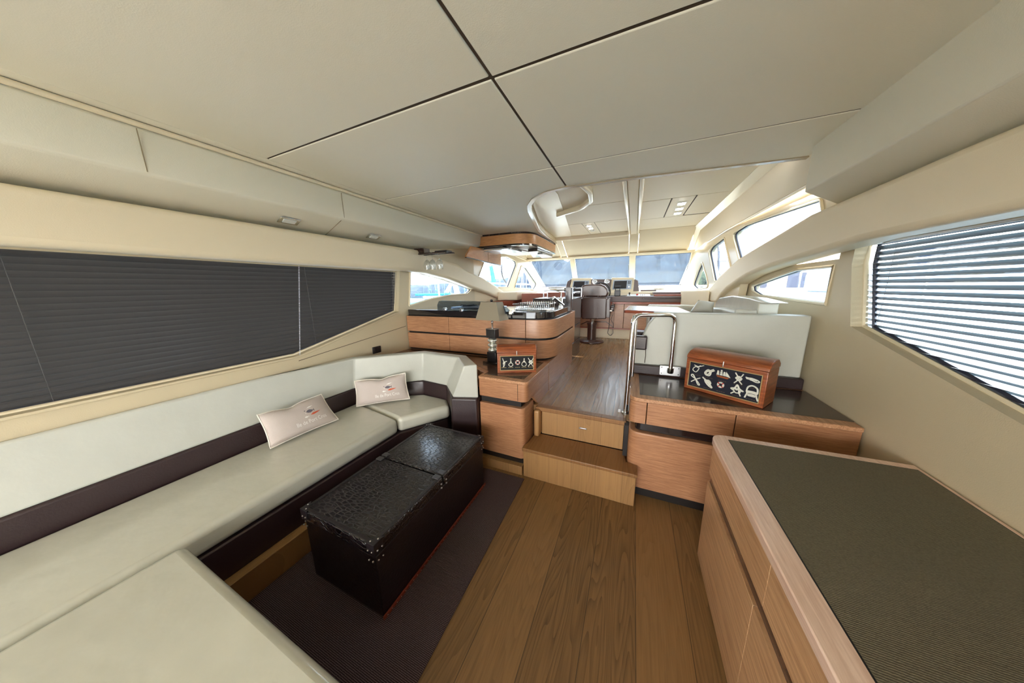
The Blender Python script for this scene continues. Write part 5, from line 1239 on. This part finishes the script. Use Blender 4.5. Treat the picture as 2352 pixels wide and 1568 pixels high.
pod('cream display pod right of the steering wheel', ((945, 560), (1365, 560), (1388, 290), (975, 290)), ((990, 505), (1330, 500), (1345, 330), (1010, 338)), ((1366, 560), (1475, 560), (1455, 345), (1388, 318)), 0)
t = thing('gauge_binnacle', 'grey-brown centre binnacle with two round gauges behind the steering wheel', 'instrument panel', ony(*zh(790, 500), PY + .02))
pts = [ony(*zh(*p), PY + .02) for p in ((600, 520), (945, 560), (972, 322), (612, 322))]
obj('panel', extr(B(), pts, (0, .12, 0)), 'dash', t, bevel=.008)
for cx_, cy_ in ((675, 362), (895, 362)):
    c = ony(*zh(cx_, cy_), PY + .01)
    g_ = obj('gauge', extr(B(), [c + Vector((.043 * math.cos(a * PI / 12), 0, .043 * math.sin(a * PI / 12))) for a in range(24)], (0, .012, 0)), 'hull', t)
    obj('gauge_rim', tube(B(), [c + Vector((.044 * math.cos(a * PI / 12), -.002, .044 * math.sin(a * PI / 12))) for a in range(24)], .005, 6, True), 'chrome', g_, smooth=True)
    obj('needle', extr(B(), [c + Vector((-.02, -.003, 0)), c + Vector((.03, -.003, .003)), c + Vector((.03, -.003, -.003))], (0, -.001, 0)), 'plastic', g_)
t = thing('steering_wheel', 'black and silver steering wheel, its top showing above the helm seat', 'steering wheel', ony(*zh(770, 470), 5.62))
c = ony(*zh(765, 560), 5.62)
ringp = [c + Vector((.19 * math.cos(a * PI / 20), .10 * math.sin(a * PI / 20), .185 * math.sin(a * PI / 20))) for a in range(40)]
obj('rim', tube(B(), ringp, .013, 10, True), 'plastic', t, smooth=True)
obj('hub', lathe(B(), [(.05, -.01), (.05, .01), (0, .02)], c, 20), 'chrome', t, smooth=True)
for a in (PI / 2, PI * 7 / 6, PI * 11 / 6): obj('spoke', tube(B(), [c, c + Vector((.185 * math.cos(a), .10 * math.sin(a), .18 * math.sin(a)))], .008, 8), 'chrome', t, smooth=True)
obj('column', tube(B(), [c, Vector((c.x, 5.9, c.z - .06))], .03, 12), 'plastic', t, smooth=True)
# dash shelf under the windscreen
t = thing('dash_shelf', 'broad cream shelf between the helm instruments and the windscreen', 'shelf', (CX, 6.3, 1.3))
obj('shelf', prism_x(B(), [(5.84, 1.31), (5.84, 1.37), (5.90, 1.395), (6.74, 1.485), (6.74, 1.30)], -2.15, .93), 'ceil2', t, bevel=.008, seg=3)
for i, (x, y) in enumerate(((1130, 390), (-1, -1))):
    c = ony(*zq(1130, 392), 6.15) if i == 0 else Vector((-1.72, 6.3, 1.45)); c.z = 1.395 + (c.y - 5.9) * .107
    o = thing('speaker_grille', ['round grey speaker grille on the cream shelf right of the instruments', 'round grey speaker grille on the cream shelf left of the instruments'][i], 'speaker', c, 0, 'speakers on the dash shelf')
    obj('ring', lathe(B(), [(.10, -.004), (.10, .012), (.085, .018), (.075, .010)], c, 24), 'trimgloss', o, smooth=True)
    obj('mesh', lathe(B(), [(.075, .009), (0, .010)], c, 24), 'dash', o)
m0, m1 = ony(*zq(930, 420), 6.0), ony(*zq(1100, 428), 6.0)
o = obj('chart_tray', box(B(), m0.x, m1.x, 5.88, 5.98, 1.385, 1.412), 'dash', None, bevel=.006); tag(o, 'narrow grey tray on the dash shelf beside the right display pod', 'tray')
t = thing('side_console', 'cream moulded ledge at the starboard front corner beside the dash shelf', 'side ledge', (.9, 5.2, 1.1))
s0, s1, s2 = zr(150, 1225, .86), zr(450, 1180, .93), zr(230, 1400, .86)
obj('ledge', prism(B(), [(.72, 5.2), (.94, 4.75), (.985, 4.7), (.90, 6.2), (.80, 6.2)], 1.14, 1.41), 'ceil2', t, bevel=.03, seg=4)
# wipers and the straps in the side windows
def wiper(p0, p1, label):
    bm = B(); a, b_ = ony(*z3(*p0), 6.9), ony(*z3(*p1), 6.6); tube(bm, [a, b_], .010, 6)
    o = obj('wiper', bm, 'plastic', None, smooth=True); tag(o, label, 'wiper', 'windscreen wipers')
wiper((1530, 1080), (1590, 955), 'black windscreen wiper at the starboard edge of the right pane')
wiper((1021, 1060), (1016, 950), 'short black windscreen wiper left of the right-hand post')
def strap(pts, X, label):
    bm = B(); P3 = fillet([onx(*p, X) for p in pts], .3, 5, closed=False); tube(bm, P3, .016, 6)
    o = obj('window_strap', bm, 'rubber', None, smooth=True); tag(o, label, 'strap', 'curved straps outside the side windows')
Zl = lambda x, y: (1080 + x / 11.2, 560 + y / 11.2)
strap([Zl(815, 530), Zl(800, 620), Zl(815, 780), Zl(860, 920), Zl(925, 1010)], -2.52, 'dark curved strap outside the port window near the overhead locker')
strap([Zl(1035, 1015), Zl(1130, 930), Zl(1220, 800), Zl(1285, 655)], -2.40, 'dark curved strap outside the foremost port window')
ZR = lambda x, y: (1560 + x * .15306, 480 + y * .15306)
strap([ZR(568, 500), ZR(592, 620), ZR(596, 800), ZR(580, 950), ZR(535, 1060)], 1.16, 'dark curved strap outside the starboard side window')

# ================================================================== OUTSIDE
water = struct('water', box(B(), -260, 260, -120, 260, -1.7, -1.6), 'water')
def ridge(name, pts, mat, label, cat, seed, h0, h1, z0=-1.6, n=60):
    """hill as a rough sloping mass between two ground points"""
    rnd = random.Random(seed); bm = B(); a, b_ = Vector(pts[0]), Vector(pts[1]); rows = []
    back = (b_ - a).cross(Vector((0, 0, 1))).normalized()
    if back.dot(a) < 0: back = -back
    hs = [0] * (n + 1); 
    for i in range(n + 1):
        k = i / n; hs[i] = h0 + (h1 - h0) * k + .06 * (h0 + h1) * (math.sin(k * 9 + seed) + .6 * math.sin(k * 23 + seed * 2) + .4 * rnd.uniform(-1, 1))
    for j in range(9):
        q = j / 8; rows.append([V(bm, a.lerp(b_, i / n) + back * (q * 26 + rnd.uniform(-.8, .8)) + Vector((0, 0, z0 + hs[i] * math.sin(q * PI / 2) ** .8 + rnd.uniform(-.3, .3) * (1 if 0 < j else 0)))) for i in range(n + 1)])
    for r0, r1 in zip(rows, rows[1:]):
        for i in range(n): bm.faces.new((r0[i], r0[i + 1], r1[i + 1], r1[i]))
    last = rows[-1]; bot = [V(bm, (v.co.x, v.co.y, z0)) for v in last]
    for i in range(n): bm.faces.new((last[i], last[i + 1], bot[i + 1], bot[i]))
    o = obj(name, bm, mat, None, smooth=True); tag(o, label, cat); return o
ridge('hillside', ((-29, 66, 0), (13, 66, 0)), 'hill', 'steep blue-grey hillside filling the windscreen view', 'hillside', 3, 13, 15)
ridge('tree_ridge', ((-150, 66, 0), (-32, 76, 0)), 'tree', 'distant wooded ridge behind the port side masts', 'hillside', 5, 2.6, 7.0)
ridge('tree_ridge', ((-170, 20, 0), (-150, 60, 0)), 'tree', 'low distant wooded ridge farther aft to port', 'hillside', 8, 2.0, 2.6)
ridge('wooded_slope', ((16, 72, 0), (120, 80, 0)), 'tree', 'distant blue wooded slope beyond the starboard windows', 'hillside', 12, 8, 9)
# sailboats in the port side basin
def sailboat(loc, rz, L_, H, cover, label):
    t = thing('sailboat', label, 'boat', loc, rz, 'moored sailing boats to port')
    bm = B(); secs = [(-.5, .30, .12), (-.25, .34, .13), (.1, .33, .14), (.35, .2, .16), (.5, .02, .18)]
    rows = [[V(bm, (x * L_, w_ * L_ * .45 * s_, z)) for s_, z in ((-1, h_ * L_), (-.7, -.0), (.7, -.0), (1, h_ * L_))] for x, w_, h_ in secs]
    for r0, r1 in zip(rows, rows[1:]):
        for k in range(4): bm.faces.new((r0[k], r0[(k + 1) % 4], r1[(k + 1) % 4], r1[k]))
    bm.faces.new(rows[0][::-1]); bm.faces.new(rows[-1])
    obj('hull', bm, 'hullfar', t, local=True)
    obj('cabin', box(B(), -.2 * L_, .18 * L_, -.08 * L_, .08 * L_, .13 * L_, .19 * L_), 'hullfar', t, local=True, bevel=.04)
    obj('mast', tube(B(), [(.08 * L_, 0, .1 * L_), (.08 * L_, 0, H)], .07, 6), 'alu', t, local=True)
    obj('boom', tube(B(), [(.08 * L_, 0, .28 * L_), (-.32 * L_, 0, .28 * L_)], .13, 6), cover, t, local=True)
    bm = B()
    for p in ((.5 * L_, 0, .2 * L_), (-.5 * L_, 0, .15 * L_), (.05 * L_, .14 * L_, .14 * L_), (.05 * L_, -.14 * L_, .14 * L_)): tube(bm, [(.08 * L_, 0, H * .98), p], .018, 4)
    tube(bm, [(.08 * L_, -.9, H * .6), (.08 * L_, .9, H * .6)], .03, 4)
    obj('rigging', bm, 'alu', t, local=True)
    return t
common = 'white sailing boat with a bare mast in the crowded port side berths'
protos = [sailboat((-17, 22, -1.6), .3, 9, 12, 'bluecover', 'white sailing boat with a blue sail cover nearest the aft port window'),
          sailboat((-28, 24, -1.6), -.2, 10, 14, 'tealcover', common)]
rnd = random.Random(11)
for d in (37, 50, 62):
    n_ = int(d * .95 / 5.2)
    for i in range(n_):
        ang = math.radians(-73) + .95 * (i + .5 + rnd.uniform(-.1, .1)) / n_
        p = (d * math.sin(ang), d * math.cos(ang), -1.6)
        if 20 < math.hypot(p[0] + 28, p[1] - 24) or d > 45: dup(protos[1], p, PI / 2 - ang + rnd.uniform(-.06, .06))
# nearby motor yacht stern with a sloping arch
t = thing('motor_yacht', 'white motor yacht with sloping arch legs seen through the aft port window', 'boat', (-10.5, 10.5, -1.6))
bm = B(); prism(bm, [(-14.5, 9.0), (-8.6, 10.2), (-7.6, 12.2), (-9.0, 13.6), (-15.0, 12.6)], -1.6, .55); obj('hull', bm, 'hull', t, bevel=.15)
obj('cover', prism(B(), [(-12.8, 10.0), (-10.6, 10.4), (-10.4, 12.4), (-12.6, 12.3)], .55, .80), 'tealcover', t, bevel=.1)
A1 = [onx(930 + x * .10204, 560 + y * .10204, -8.5) for x, y in ((930, 1090), (1060, 870), (1090, 870), (990, 1095))]
obj('arch_leg', extr(B(), A1, (-.12, 0, 0)), 'hull', t)
A1 = [onx(930 + x * .10204, 560 + y * .10204, -8.5) for x, y in ((1100, 870), (1180, 880), (1240, 1110), (1165, 1110))]
obj('arch_leg', extr(B(), A1, (-.12, 0, 0)), 'hull', t)
g_a, g_b = onx(*Zl(330, 930), -3.4), onx(*Zl(1560, 1010), -3.2)
t = thing('guardrail', 'white guard rail of our own side deck outside the port windows', 'railing', g_a)
obj('top_rail', tube(B(), [Vector((-3.35, 4.0, 1.62)), Vector((-3.2, 9.2, 1.58))], .022, 8), 'hull', t, smooth=True)
for i in range(6):
    y = 4.2 + i * .95; obj('stanchion', tube(B(), [(-3.35 + .03 * i, y, 1.62), (-3.35 + .03 * i, y, .95)], .014, 6), 'hull', t)
obj('bulwark', box(B(), -3.5, -2.75, 1.0, 10.0, -1.6, 1.02), 'hull', t)
b0, b1 = onx(*Zl(530, 560), -14), onx(*Zl(600, 920), -14)
t = thing('blue_mast', 'bright blue furled sail standing behind the port window', 'furled sail', (b1.x, b1.y, -1.6))
obj('furled_sail', tube(B(), [Vector((b1.x, b1.y, -1.6)), b1, b0], [.3, .25, .2], 8), 'bluecover', t, smooth=True)
struct('quay', prism(B(), [(4.0, 27), (40, 24), (40, 60), (4.4, 60)], -1.6, 1.0), 'house')
def bush(loc, R, n, mat, label, seed):
    rnd = random.Random(seed); bm = B()
    for i in range(n):
        p = Vector(loc) + Vector((rnd.uniform(-1, 1), rnd.uniform(-1, 1), rnd.uniform(-.5, .8))) * R * .7
        bmesh.ops.create_icosphere(bm, subdivisions=2, radius=R * rnd.uniform(.3, .5), matrix=Matrix.Translation(p))
    for v in bm.verts: v.co += Vector((rnd.uniform(-1, 1), rnd.uniform(-1, 1), rnd.uniform(-1, 1))) * R * .05
    o = obj('shrub', bm, mat, None); tag(o, label, 'shrub'); return o
bush((5.5, 30, 1.7), 1.15, 22, 'green', 'pale green shrubs on the quay behind the small starboard window', 2)
t = thing('quay_building', 'pale white building on the starboard quay', 'building', (16, 42, -1.6))
obj('wall', box(B(), 8.2, 30, 38, 46, 1.0, 4.0), 'house', t); obj('roof', prism_y(B(), [(7.9, 4.0), (30.3, 4.0), (28, 5.0), (10.5, 4.9)], 37.7, 46.3), 'house', t)
bm = B()
for i in range(6): box(bm, 11.5 + i * 3, 12.9 + i * 3, 37.95, 38, .5, 2.6)
obj('windows', bm, 'rubber', t)
t = thing('neighbour_yacht', 'white neighbouring yacht seen through the starboard aft window', 'boat', (8, 12, -1.6))
obj('hull', prism(B(), [(5.5, 6), (9, 6), (9.5, 16), (7.5, 20), (5.5, 16)], -1.6, 1.15), 'hull', t, bevel=.2)
obj('cabin', prism(B(), [(6.2, 8), (8.5, 8), (8.6, 15), (6.2, 15)], 1.15, 1.9), 'bezel', t, bevel=.15)
bm = B()
for y in (6.5, 9, 11.5, 14): tube(bm, [(5.7, y, 1.15), (5.7, y, 1.9)], .03, 6)
tube(bm, [(5.7, 6.5, 1.9), (5.7, 14, 1.9)], .03, 6); obj('rail', bm, 'chrome', t)
